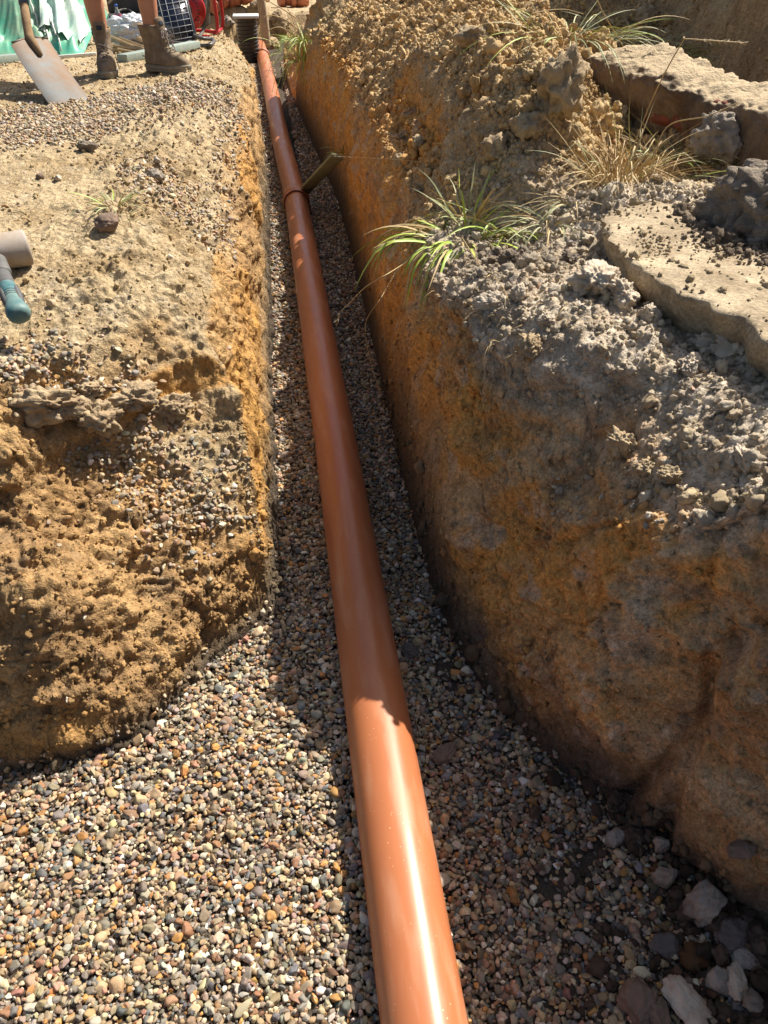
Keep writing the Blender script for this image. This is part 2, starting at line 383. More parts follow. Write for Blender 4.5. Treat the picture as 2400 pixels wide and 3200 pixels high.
rwm = np.maximum(rwm, right*sstep(1.75, 1.5, Y)*sstep(.82, .70, Z)*.8)
rwc = mix(clay, orange, sstep(2.0, 2.8, Y)*.85)
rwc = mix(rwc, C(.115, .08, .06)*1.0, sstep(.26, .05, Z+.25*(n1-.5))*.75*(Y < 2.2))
rwc = mix(rwc, C(.62, .32, .085), sstep(.42, .62, fbm(X*3, Y*3, Z*3, 3, 271)*.5+.5)*.75*sstep(.1, .3, Z))
rwc = mix(rwc, C(.50, .38, .23), sstep(.52, .68, fbm((Y+Z*.6)*5, (Y*.6-Z)*1.6, X, 4, 272)*.5+.5)*.7*(Y < 2.4)*sstep(.1, .3, Z))
rwc = mix(rwc, C(.26, .19, .135), sstep(.60, .72, fbm(X*7, Y*7, Z*7, 5, 273, .6)*.5+.5)*.5)
rwc = mix(rwc, C(.52, .40, .27), sstep(.68, .78, fbm(X*11, Y*11, Z*11, 4, 274)*.5+.5)*.8)
rwc = rwc*np.array((1.32, 1.26, 1.24), np.float32)
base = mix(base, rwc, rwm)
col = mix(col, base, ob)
col *= (.78+.44*n4)[..., None]
col = mix(col, col*C(.6, .55, .5), sstep(.66, .86, fbm(X*24, Y*24, Z*24, 3, 251)*.5+.5)*.6*ob)

nr_, nc_ = X.shape
V = np.stack([Px, Py, Pz], -1).reshape(-1, 3).astype(np.float32)
idx = np.arange(nr_*nc_).reshape(nr_, nc_)
Q = np.stack([idx[:-1, :-1], idx[:-1, 1:], idx[1:, 1:], idx[1:, :-1]], -1).reshape(-1, 4)
me = bpy.data.meshes.new('ground'); me.vertices.add(len(V)); me.vertices.foreach_set('co', V.ravel())
me.loops.add(Q.size); me.loops.foreach_set('vertex_index', Q.ravel().astype(np.int32))
me.polygons.add(len(Q)); me.polygons.foreach_set('loop_start', np.arange(0, Q.size, 4, dtype=np.int32))
me.update(calc_edges=True); me.polygons.foreach_set('use_smooth', np.ones(len(Q), bool))
ca = me.attributes.new('soil', 'FLOAT_COLOR', 'POINT')
ca.data.foreach_set('color', np.c_[col.reshape(-1, 3)*np.minimum(1, .85/np.maximum(col.reshape(-1, 3).max(1), 1e-6))[:, None], np.ones(len(V))].astype(np.float32).ravel())
soil_m = mat('soil', (.4, .3, .2), .95, .15, noise=(90, .75, (.62, .58, .54)), bump=[(16, .7, .035), (50, .95, .014), (170, .8, .0045)], vcol=('soil', 'GEOMETRY'))
grain(soil_m, 170, .16)
me.materials.append(soil_m)
ground = bpy.data.objects.new('ground', me); COL.objects.link(ground); tag(ground, kind='structure')
ground['label'] = 'dug clay ground with a straight narrow trench between two banks'
Vx, Vy, Vz = V[:, 0], V[:, 1], V[:, 2]
def gz(x, y):
    """height of the finished ground at (x, y)"""
    i = np.argsort((Vx-x)**2+(Vy-y)**2)[:1] if False else np.argmin((Vx-x)**2+(Vy-y)**2)
    return float(Vz[i])
def gat(px, py, z0=.85, it=4):
    """point of the ground seen at a photo position"""
    d = np.array(at(px, py, 0.))-CAM; d /= np.linalg.norm(d)
    best = None
    r = V-CAM; t = r@d; e = np.linalg.norm(r-t[:, None]*d, axis=1)/np.maximum(t, .1)
    m = (t > .3) & (e < .004)
    if not m.any(): return at(px, py, z0)
    k = np.where(m)[0]; t = t[k]; j = k[np.argmin(t)]
    return Vector((float(V[j, 0]), float(V[j, 1]), float(V[j, 2])))

# ------------------------------------------------------------------ shapes for stones, clods
_ico = {}
def ico(n):
    if n not in _ico:
        b = bmesh.new(); bmesh.ops.create_icosphere(b, subdivisions=n, radius=1)
        v = np.array([x.co[:] for x in b.verts]); f = [[q.index for q in p.verts] for p in b.faces]; b.free(); _ico[n] = (v, f)
    return _ico[n]
def stone_v(n, seed, dims, cuts=7, rough=.06, lump=.18, cut=(.62, .95)):
    v, f = ico(n); v = v.copy(); rg = np.random.default_rng(seed)
    for i in range(cuts):
        d = rg.normal(size=3); d /= np.linalg.norm(d); h = rg.uniform(*cut); s = v@d; m = s > h
        v[m] -= np.outer((s[m]-h)*.92, d)
    o = rg.uniform(0, 90, 3)
    r = 1+lump*fbm(v[:, 0]*1.3+o[0], v[:, 1]*1.3+o[1], v[:, 2]*1.3+o[2], 2, 5)
    if rough: r = r+rough*fbm(v[:, 0]*4+o[0], v[:, 1]*4+o[1], v[:, 2]*4+o[2], 4, 9, .6)
    return v*r[:, None]*np.array(dims)[None, :], f
lib = bpy.data.collections.new('scatter_library')
def lib_coll(name, kind, count, n, **k):
    c = bpy.data.collections.new(name)
    for i in range(count):
        rg = np.random.default_rng(900+i+hash(kind) % 7*0)
        dims = (1, rg.uniform(.62, .95), rg.uniform(.42, .72)) if kind == 'pebble' else (1, rg.uniform(.7, 1), rg.uniform(.6, .9))
        v, f = stone_v(n, 50+i*3, dims, **k)
        me = bpy.data.meshes.new(kind); me.from_pydata([tuple(q) for q in v], [], f)
        me.polygons.foreach_set('use_smooth', [True]*len(me.polygons))
        c.objects.link(bpy.data.objects.new(kind, me))
    return c
def scatter(name, P, R, Sc, T, coll, m, label=None, num=12):
    me = bpy.data.meshes.new(name); me.vertices.add(len(P)); me.vertices.foreach_set('co', np.asarray(P, np.float32).ravel())
    for (an, ty, key, arr) in (('rot', 'FLOAT_VECTOR', 'vector', R), ('scl', 'FLOAT_VECTOR', 'vector', Sc)):
        a = me.attributes.new(an, ty, 'POINT'); a.data.foreach_set(key, np.asarray(arr, np.float32).ravel())
    T = np.asarray(T, float); T = T*np.minimum(1, .8/np.maximum(T.max(1), 1e-6))[:, None]
    a = me.attributes.new('tint', 'FLOAT_COLOR', 'POINT'); a.data.foreach_set('color', np.c_[T, np.ones(len(T))].astype(np.float32).ravel())
    a = me.attributes.new('pick', 'INT', 'POINT'); a.data.foreach_set('value', RNG.integers(0, num, len(P)).astype(np.int32))
    o = bpy.data.objects.new(name, me); COL.objects.link(o)
    g = bpy.data.node_groups.new(name, 'GeometryNodeTree')
    g.interface.new_socket('Geometry', in_out='INPUT', socket_type='NodeSocketGeometry'); g.interface.new_socket('Geometry', in_out='OUTPUT', socket_type='NodeSocketGeometry')
    N_ = g.nodes; L_ = g.links
    gi = N_.new('NodeGroupInput'); go = N_.new('NodeGroupOutput'); ins = N_.new('GeometryNodeInstanceOnPoints'); ci = N_.new('GeometryNodeCollectionInfo')
    ci.inputs[0].default_value = coll; ci.inputs['Separate Children'].default_value = True; ci.inputs['Reset Children'].default_value = True
    def na(n_, t):
        q = N_.new('GeometryNodeInputNamedAttribute'); q.data_type = t; q.inputs[0].default_value = n_; return q.outputs[0]
    sm = N_.new('GeometryNodeSetMaterial'); sm.inputs['Material'].default_value = m
    L_.new(gi.outputs[0], ins.inputs['Points']); L_.new(ci.outputs[0], ins.inputs['Instance']); ins.inputs['Pick Instance'].default_value = True
    L_.new(na('pick', 'INT'), ins.inputs['Instance Index']); L_.new(na('scl', 'FLOAT_VECTOR'), ins.inputs['Scale'])
    e2r = N_.new('FunctionNodeEulerToRotation'); L_.new(na('rot', 'FLOAT_VECTOR'), e2r.inputs[0]); L_.new(e2r.outputs[0], ins.inputs['Rotation'])
    L_.new(ins.outputs[0], sm.inputs[0]); L_.new(sm.outputs[0], go.inputs[0])
    o.modifiers.new('scatter', 'NODES').node_group = g
    me.materials.append(m)
    tag(o, label, kind='stuff'); return o
peb = lib_coll('pebble_shapes', 'pebble', 14, 3, cuts=9, rough=.05, lump=.2, cut=(.5, .92))
clo = lib_coll('clod_shapes', 'clod', 10, 3, cuts=4, rough=.30, lump=.35)
peb_m = mat('pebble', (.4, .35, .3), .55, .45, noise=(70, .8, (.72, .66, .60)), bump=[(160, .35, .003)], vcol=('tint', 'INSTANCER'))
clod_m = mat('clod', (.4, .3, .2), .95, .1, noise=(60, .7, (.7, .66, .6)), bump=[(80, .7, .006)], vcol=('tint', 'INSTANCER'))
PAL = np.array([(.44, .33, .21), (.52, .43, .31), (.30, .24, .18), (.22, .195, .17), (.15, .155, .16), (.62, .56, .47), (.50, .27, .095), (.26, .15, .085), (.74, .71, .66), (.20, .215, .23), (.42, .25, .18), (.36, .34, .31)])
PAL = PAL*np.array((1.12, 1.06, .93)); PW = np.array([20, 15, 16, 12, 7, 9, 8, 8, 3, 5, 6, 10.]); PW /= PW.sum()
def pal(n, dust=0.):
    c = PAL[RNG.choice(len(PAL), n, p=PW)]*RNG.uniform(.6, 1.22, (n, 1))
    c = c*(1+RNG.normal(0, .05, (n, 3)))
    return np.clip(c*(1-dust)+np.array((.5, .4, .27))*dust, .02, .85)
# --- pea shingle on the trench bed
def floor_pts(x0, x1, y0, y1, s):
    gx, gy = np.meshgrid(np.arange(x0, x1, s), np.arange(y0, y1, s)); x = gx.ravel(); y = gy.ravel()
    x = x+RNG.uniform(-.5, .5, x.size)*s; y = y+RNG.uniform(-.5, .5, y.size)*s
    dl = seg_dist(x, y, FOOT_L); dr = x-xR(y)
    keep = (dl < .02) & (dr < .03) & (np.abs(x) > .045)
    fade = sstep(.46, .66, x+.06*pn(x*9, y*9, 0*x, 7))*sstep(1.2, .9, y)
    foot = sstep(-.02, .03, dr)*.6*(y > .9)+sstep(-.03, .02, dl)*.5
    patch = sstep(.30, .5, fbm(x*6, y*6, 0*x, 2, 15))*sstep(.12, .2, x)*sstep(2.4, 1.2, y)*.8
    keep &= RNG.uniform(0, 1, x.size) > np.clip(fade*.93+foot+patch, 0, .97)
    return x[keep], y[keep]
xs_, ys_, zs_, ss_ = [], [], [], []
for (x0, x1, y0, y1, s, sz) in ((-1.7, 1.3, .05, 1.75, .0105, 1), (-1.7, 1.3, .05, 1.75, .0125, 1), (-.3, .3, 1.75, 3.4, .0105, 1), (-.3, .3, 1.75, 3.4, .014, 1), (-.3, .35, 3.4, 7.0, .0125, 1.1), (-.5, .3, 7.0, 11.6, .019, 1.5)):
    x, y = floor_pts(x0, x1, y0, y1, s); xs_.append(x); ys_.append(y)
    z = bed(x, y)+RNG.uniform(-.006, .011, x.size)+.006*pn(x*14, y*14, 0*x, 17)
    # shingle banked a little against the pipe and the left foot
    z += .022*np.exp(-((np.abs(x)-.07)/.05)**2)*sstep(.2, -.1, np.abs(x)-.25)
    zs_.append(z); ss_.append(np.full(x.size, sz))
x = np.concatenate(xs_); y = np.concatenate(ys_); z = np.concatenate(zs_); sz = np.concatenate(ss_); n = x.size
size = np.clip(RNG.lognormal(math.log(.0072), .36, n), .0035, .018)*sz
rot = np.c_[RNG.normal(0, .5, n), RNG.normal(0, .5, n), RNG.uniform(0, 6.28, n)]
gravel = scatter('shingle_bed', np.c_[x, y, z], rot, size[:, None]*RNG.uniform(.8, 1.25, (n, 3)), pal(n), peb, peb_m, 'rounded pea shingle spread over the trench bed', 14)
ng = n
# --- shingle spilled on the left bank top, chosen on the finished ground surface
fl = left.ravel(); Nf = N2.reshape(-1, 3)
spacing = (np.gradient(X, axis=1)*np.gradient(Y, axis=0)).ravel()
def on_ground(mask, dens):
    """random finished-ground vertices, about dens per square metre where mask = 1"""
    p = np.clip(mask.ravel()*spacing*dens, 0, .5)
    return np.where(RNG.uniform(0, 1, p.size) < p)[0]
def blob(px, py, zz, rx, ry):
    q = at(px, py, zz); return np.exp(-(((X-q.x)/rx)**2+((Y-q.y)/ry)**2))
pm = blob(60, 790, .78, .36, .07)*1.5+blob(330, 805, .78, .18, .05)*1.1+blob(200, 750, .78, .3, .10)*.45+blob(330, 985, .6, .12, .08)*.6+blob(60, 270, .95, .35, .35)*.7+blob(230, 265, .95, .4, .22)*.5+blob(400, 370, .92, .20, .22)*.9+blob(330, 350, .92, .15, .15)*.4 \
    +blob(450, 200, .95, .18, .35)*.9+blob(300, 215, .96, .4, .15)*.6+blob(380, 195, .96, .3, .2)*.7+blob(480, 300, .9, .1, .5)*.3
pm = np.clip(pm*(.55+.9*n1)-.12, 0, 1.4)*left*(steep < .6)
pm = pm+.006*left*(steep < .4)*(Y > 1.3)+.005*left*wall+.012*right*(Y < 3.2)*(1-wall)
pm = pm+left*sstep(.10, .01, DL)*(DL > 0)*(Y < 2)*(Z < .06)*.7+right*sstep(.07, .005, DR)*(Y < 3)*(Z < .05)*.4
k = on_ground(pm, 9000); n = len(k)
size = np.clip(RNG.lognormal(math.log(.0074), .32, n), .004, .015)*(1+.25*sstep(3, 8, Vy[k]))
rot = np.c_[RNG.normal(0, .5, n), RNG.normal(0, .5, n), RNG.uniform(0, 6.28, n)]
scatter('spilled_shingle', V[k]+Nf[k]*.003, rot, size[:, None]*RNG.uniform(.8, 1.25, (n, 3)), pal(n, .25), peb, peb_m, 'loose pebbles spilled over the bare earth of the banks', 14)
# --- crumbs of soil
cm = spoil*(1.0+1.2*sstep(.1, .5, fbm(X*3, Y*3, Z*3, 2, 301)))+rr*.62*(Y < 5)+lipL*.25*sstep(.35, .6, n1)+.05*plat+front*.45+wr*(Y < 2.6)*.9
cm = cm+right*1.2*sstep(.45, .75, X)*(Z < .12)*0
r3 = np.stack([X, Y, Z], -1)-CAM; z3 = np.maximum(r3@_f, .1); gpx = 829.5+F*(r3@_r)/z3; gpy = 1106-F*(r3@_u)/z3
crest = right*(Y < 2)*np.exp(-((gpy-np.interp(gpx, [1230, 1290, 1400, 1500, 1659], [980, 1000, 1040, 1075, 1075]))/16)**2)*(gpx > 1235)*(gpx < 1800)
cm = cm+crest*2.2+left*sstep(.14, .0, DL)*(Y < 2)*1.6+right*sstep(.10, .0, DR)*(Y < 3)*1.6
k = on_ground(cm*sstep(9, 6, Y), 9000); n = len(k)
size = np.clip(RNG.lognormal(math.log(.0046), .66, n), .0016, .030)
pk = (plat+lipL+front+wr).ravel()[k]; size = np.where(pk > .4, np.clip(size*.55, .0014, .009), size*np.where(rr.ravel()[k] > .4, .80, 1))
rot = RNG.uniform(0, 6.28, (n, 3))
tint = col.reshape(-1, 3)[k]*RNG.uniform(1.1, 1.55, (n, 1))
gm = (rr.ravel()[k] > .4) & (Vy[k] < 2.6) & (RNG.uniform(0, 1, n) < .5)
tint[gm] = np.array((.80, .68, .52))*(1-.55*tops.ravel()[k][gm])[:, None]*RNG.uniform(.6, 1.15, (gm.sum(), 1))
cg = crest.ravel()[k] > .3; tint[cg] = np.array((.68, .54, .36))*RNG.uniform(.75, 1.15, (cg.sum(), 1)); tint[:, 2] *= np.where(gm, 1, .95)
scatter('soil_crumbs', V[k]+Nf[k]*(size*.4)[:, None], rot, size[:, None]*RNG.uniform(.75, 1.25, (n, 3)), tint, clo, clod_m, 'crumbled earth lying loose over the dug banks', 10)
# dark crumbly earth over the gravel's far edge at the foot of the near bank
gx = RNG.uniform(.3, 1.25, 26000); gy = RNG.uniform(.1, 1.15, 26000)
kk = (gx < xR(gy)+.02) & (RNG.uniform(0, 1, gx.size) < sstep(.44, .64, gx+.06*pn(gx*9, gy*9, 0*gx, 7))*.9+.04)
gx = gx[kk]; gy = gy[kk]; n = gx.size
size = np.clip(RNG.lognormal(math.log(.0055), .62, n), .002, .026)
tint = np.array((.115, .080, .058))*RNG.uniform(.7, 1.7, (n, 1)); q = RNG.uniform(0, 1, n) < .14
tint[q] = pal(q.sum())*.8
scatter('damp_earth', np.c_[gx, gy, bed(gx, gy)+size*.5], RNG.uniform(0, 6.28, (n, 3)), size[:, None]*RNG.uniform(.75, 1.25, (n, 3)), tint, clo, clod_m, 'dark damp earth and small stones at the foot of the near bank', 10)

# ------------------------------------------------------------------ shape helpers
def V3(*a): return Vector(a)
def tube_vf(pts, rad, seg=8, closed=False, caps=True):
    pts = [Vector(p) for p in pts]; n = len(pts); rad = rad if hasattr(rad, '__len__') else [rad]*n
    Vv, Ff = [], []; up = None
    for i, p in enumerate(pts):
        a = pts[(i-1) % n] if (closed or i) else p; b = pts[(i+1) % n] if (closed or i < n-1) else p
        t = (b-a).normalized()
        if up is None:
            up = t.orthogonal().normalized()
        up = (up-t*up.dot(t)).normalized(); sd = t.cross(up)
        for k in range(seg):
            an = 2*PI*k/seg; Vv.append(p+(up*math.cos(an)+sd*math.sin(an))*rad[i])
    m = n if closed else n-1
    for i in range(m):
        for k in range(seg):
            a = i*seg+k; b = i*seg+(k+1) % seg; c = ((i+1) % n)*seg+(k+1) % seg; d = ((i+1) % n)*seg+k
            Ff.append((a, b, c, d))
    if caps and not closed:
        Ff.append(tuple(range(seg))[::-1]); Ff.append(tuple(range((n-1)*seg, n*seg)))
    return Vv, Ff
def join(*vfs):
    Vv, Ff = [], []
    for v, f in vfs:
        o = len(Vv); Vv += list(v); Ff += [tuple(i+o for i in q) for q in f]
    return Vv, Ff
def tube(name, pts, rad, m, parent=None, seg=8, closed=False): return mesh(name, *tube_vf(pts, rad, seg, closed), m, parent)
def cr(pts, n=8):
    """smooth curve through points"""
    P = [Vector(p) for p in pts]; P = [P[0]*2-P[1]]+P+[P[-1]*2-P[-2]]; out = []
    for i in range(1, len(P)-2):
        for k in range(n):
            t = k/n; a, b, c, d = P[i-1:i+3]
            out.append(.5*((2*b)+(c-a)*t+(2*a-5*b+4*c-d)*t*t+(3*b-a-3*c+d)*t**3))
    out.append(P[-2]); return out
def box_vf(c, s, M=None, bev=0):
    b = bmesh.new(); bmesh.ops.create_cube(b, size=1)
    for v in b.verts: v.co = Vector((v.co.x*s[0], v.co.y*s[1], v.co.z*s[2]))
    if bev: bmesh.ops.bevel(b, geom=b.edges[:]+b.verts[:], offset=bev, segments=2, affect='EDGES', profile=.5)
    Vv = [((M @ v.co) if M else v.co.copy())+Vector(c) for v in b.verts]; Ff = [tuple(q.index for q in p.verts) for p in b.faces]; b.free(); return Vv, Ff
def lathe_vf(prof, seg=48, M=None, c=(0, 0, 0), caps=True):
    Vv, Ff = [], []
    for (r, z) in prof:
        for k in range(seg):
            a = 2*PI*k/seg; p = Vector((r*math.cos(a), r*math.sin(a), z)); Vv.append(((M @ p) if M else p)+Vector(c))
    for i in range(len(prof)-1):
        for k in range(seg): Ff.append((i*seg+k, i*seg+(k+1) % seg, (i+1)*seg+(k+1) % seg, (i+1)*seg+k))
    if caps:
        Ff.append(tuple(range(seg))[::-1]); Ff.append(tuple(range((len(prof)-1)*seg, len(prof)*seg)))
    return Vv, Ff
def frame_to(z, x=None):
    z = Vector(z).normalized(); x = Vector(x) if x is not None else z.orthogonal(); x = (x-z*x.dot(z)).normalized(); y = z.cross(x)
    return Matrix((x, y, z)).transposed()
def autosmooth(o, ang=35):
    me = o.data; me.polygons.foreach_set('use_smooth', [True]*len(me.polygons))
    if hasattr(me, 'set_sharp_from_angle'): me.set_sharp_from_angle(angle=math.radians(ang))
    return o

# ------------------------------------------------------------------ the drain pipe: three lengths
pipe_m = mat('pipe_plastic', (.45, .155, .062), .34, .4, noise=(3, .5, (.40, .135, .055)), bump=[(500, .04, .001)])
def _pipe_dirt():
    n = pipe_m.node_tree.nodes; l = pipe_m.node_tree.links; p = n['Principled BSDF']
    tc = [q for q in n if q.type == 'TEX_COORD'][0]; old = p.inputs['Base Color'].links[0].from_socket
    # dust clinging in smears, and short pale scuffs
    mp = n.new('ShaderNodeMapping'); mp.inputs['Scale'].default_value = (28, 5, 28); l.new(tc.outputs['Object'], mp.inputs[0])
    t = n.new('ShaderNodeTexNoise'); t.inputs['Scale'].default_value = 1; t.inputs['Detail'].default_value = 8; l.new(mp.outputs[0], t.inputs['Vector'])
    r = n.new('ShaderNodeMapRange'); r.inputs[1].default_value = .50; r.inputs[2].default_value = .75; r.inputs[4].default_value = .45; l.new(t.outputs[0], r.inputs[0])
    x = n.new('ShaderNodeMix'); x.data_type = 'RGBA'; l.new(r.outputs[0], x.inputs[0]); l.new(old, x.inputs[6]); x.inputs[7].default_value = (.58, .33, .2, 1)
    vz = n.new('ShaderNodeTexVoronoi'); vz.inputs['Scale'].default_value = 75; l.new(tc.outputs['Object'], vz.inputs['Vector'])
    t2 = n.new('ShaderNodeTexNoise'); t2.inputs['Scale'].default_value = 9; l.new(tc.outputs['Object'], t2.inputs['Vector'])
    ad = n.new('ShaderNodeMath'); ad.operation = 'MULTIPLY_ADD'; ad.inputs[1].default_value = -.16; ad.inputs[2].default_value = .145; l.new(t2.outputs[0], ad.inputs[0])
    lt = n.new('ShaderNodeMath'); lt.operation = 'LESS_THAN'; l.new(vz.outputs['Distance'], lt.inputs[0]); l.new(ad.outputs[0], lt.inputs[1])
    y = n.new('ShaderNodeMix'); y.data_type = 'RGBA'; l.new(lt.outputs[0], y.inputs[0]); l.new(x.outputs[2], y.inputs[6]); y.inputs[7].default_value = (.72, .45, .28, 1)
    l.new(y.outputs[2], p.inputs['Base Color'])
    rr_ = n.new('ShaderNodeMapRange'); rr_.inputs[1].default_value = .35; rr_.inputs[2].default_value = .75; rr_.inputs[3].default_value = .28; rr_.inputs[4].default_value = .52; l.new(t.outputs[0], rr_.inputs[0]); l.new(rr_.outputs[0], p.inputs['Roughness'])
_pipe_dirt()
seal_m = mat('seal_rubber', (.16, .045, .03), .5, .4)
PC = [(0, -1.6, .062), (0, .5, .062), (.002, 2.4, .064), (-.006, 4.2, .064), (-.014, 5.75, .066)]
for (px, py, yy) in ((606, 300, 7.2), (586, 200, 9.2), (567, 120, 11.4), (560, 96, 12.4)):
    zc = .066+.021*max(0, yy-5.9); q = at(px, py, zc); PC.append((q.x, q.y, zc))
PC = np.array(PC)
def pc(y): return Vector((float(np.interp(y, PC[:, 1], PC[:, 0])), y, float(np.interp(y, PC[:, 1], PC[:, 2]))))
def pipe_length(y0, y1, label, sock=None, cut=False):
    t = thing('drain_pipe', label, 'pipe', pc(y0)); o = -pc(y0)
    n = max(8, int((y1-y0)/.25)); yy = np.linspace(y0, y1, n)
    vo = tube_vf([pc(y)+o for y in yy], .08, 96, caps=False); vi = tube_vf([pc(y)+o for y in yy], .0755, 48, caps=False)
    mesh('barrel', *vo, pipe_m, t); mesh('bore', vi[0], [f[::-1] for f in vi[1]], pipe_m, t)
    if sock is not None:
        pr = [(.0805, .20), (.087, .185), (.0872, .10), (.090, .095), (.0955, .082), (.0965, .066), (.0955, .050), (.089, .038), (.0885, .026), (.0925, .02), (.0935, .008), (.092, 0), (.0815, -.001)]
        d = (pc(sock+.3)-pc(sock)).normalized(); M = frame_to(d, (1, 0, 0))
        s = mesh('socket', *lathe_vf([(r, z) for r, z in pr], 64, M, pc(sock)+o, caps=False), pipe_m, t)
        mesh('sealing_ring', *lathe_vf([(.0812, .004), (.0915, .004), (.0915, -.004), (.086, -.0055), (.0812, -.004)], 64, M, pc(sock)+o, caps=False), seal_m, t)
    return t
pipe_length(-1.6, 5.80, 'nearest length of orange brown plastic drain pipe lying on shingle along the trench')
pipe_length(5.72, PC[-2][1]+.15, 'middle length of orange brown pipe beyond the first ribbed joint, dappled with sun', 5.62)
PJ = at(566, 122, .18).y
pipe_length(PC[-2][1]+.05, PC[-1][1]+.1, 'short farthest length of orange brown pipe beyond the second joint in the trench', PC[-2][1]-.1)

# ------------------------------------------------------------------ stones, rubble and clods that stand out
chalk_m = mat('chalky_concrete', (.60, .51, .39), .95, .15, noise=(14, .9, (.38, .29, .20)), bump=[(30, .6, .012), (130, .6, .004)])
greyst_m = mat('grey_concrete', (.37, .315, .25), .95, .15, noise=(12, .9, (.17, .14, .11)), bump=[(30, .6, .012), (120, .6, .004)])
brownst_m = mat('brown_stone', (.16, .115, .085), .85, .25, noise=(16, .8, (.25, .17, .12)), bump=[(30, .5, .01), (150, .5, .003)])
darkst_m = mat('dark_stone', (.10, .088, .078), .8, .3, noise=(16, .7, (.17, .14, .11)), bump=[(35, .5, .01)])
clay_m = mat('dry_clay', (.47, .36, .22), .95, .1, noise=(16, .85, (.30, .21, .125)), bump=[(40, .7, .01), (160, .6, .004)])
topsoil_m = mat('topsoil_lump', (.16, .125, .095), .97, .1, noise=(18, .85, (.31, .26, .2)), bump=[(30, .8, .016), (120, .7, .005)])
def rock(name, label, cat, P, dims, seed, m, rz=0, tilt=0, group=None, n=4, sink=.25, rough=.16, lump=.22, cuts=9):
    v, f = stone_v(n, seed, dims, cuts, rough, lump)
    o = mesh(name, v, f, m); o.rotation_euler = (tilt, 0, rz)
    R = o.rotation_euler.to_matrix(); lo = min((R @ Vector(q)).z for q in v)
    o.location = Vector(P)+Vector((0, 0, -lo*(1-sink*2)))
    return tag(o, label, cat, group)
g1 = 'stones at the foot of the near bank'
for (px, py, d, sd, m, rz, ti, nm, lab) in (
        (1512, 1975, (.062, .045, .05), 1, greyst_m, .6, .4, 'stone', 'large pale grey knobbly stone at the foot of the near bank wall'),
        (1475, 2170, (.034, .062, .035), 2, chalk_m, .5, .1, 'stone', 'long pinkish pale stone lying on damp earth near the bottom edge'),
        (1377, 2165, (.055, .038, .032), 3, brownst_m, .7, 0, 'stone', 'big smooth brown stone left of the long pale stone'),
        (1428, 1912, (.028, .024, .05), 4, greyst_m, 0, .2, 'stone', 'upright rough dark grey stone above the knobbly pale one'),
        (1420, 1842, (.022, .02, .032), 5, greyst_m, .3, .1, 'stone', 'small pointed grey stone tucked in the corner of the clay wall'),
        (1545, 2130, (.028, .03, .026), 6, greyst_m, .2, 0, 'stone', 'round grey stone left of a lighter twin by the bank foot'),
        (1578, 2135, (.024, .04, .022), 7, chalk_m, -.4, 0, 'stone', 'oval light grey stone touching the round grey one'),
        (1592, 2085, (.026, .036, .02), 8, greyst_m, .8, 0, 'stone', 'mottled flat stone above the pair of grey stones'),
        (1545, 1935, (.038, .022, .02), 9, brownst_m, -.2, 0, 'stone', 'smooth brown oblong stone wedged against the clay wall'),
        (1570, 2040, (.045, .04, .026), 10, darkst_m, .9, 0, 'stone', 'dark slab of stone half buried right of the knobbly one'),
        (1330, 1815, (.030, .022, .02), 11, greyst_m, .4, 0, 'stone', 'flat grey stone among shingle left of the wall corner'),
        (960, 1622, (.052, .026, .018), 12, brownst_m, .45, 0, 'stone', 'flat reddish brown stone on the shaded shingle right of the pipe'),
        (885, 1405, (.032, .030, .022), 13, darkst_m, 0, 0, 'clod', 'round dark clod of earth beside the shaded pipe'),
        (1415, 2190, (.032, .034, .028), 14, brownst_m, .2, 0, 'stone', 'brown stone between the long pale stone and the big smooth one'),
        (1500, 2212, (.030, .025, .022), 15, chalk_m, 1.2, 0, 'stone', 'pale stone cut by the bottom edge of the photo'),
        (1440, 2045, (.040, .026, .018), 16, darkst_m, -.2, 0, 'stone', 'dark angular stone half sunk in damp earth')):
    p = at(px, py, .02); rock(nm, lab, 'stone' if nm == 'stone' else 'clod', (p.x, p.y, gz(p.x, p.y)+.008), tuple(q_*.88 for q_ in d), 300+sd, m, rz, ti, g1, 5 if max(d) > .03 else 4, .22, .10, .2, 12)
g2 = 'broken concrete lumps along the bank top'
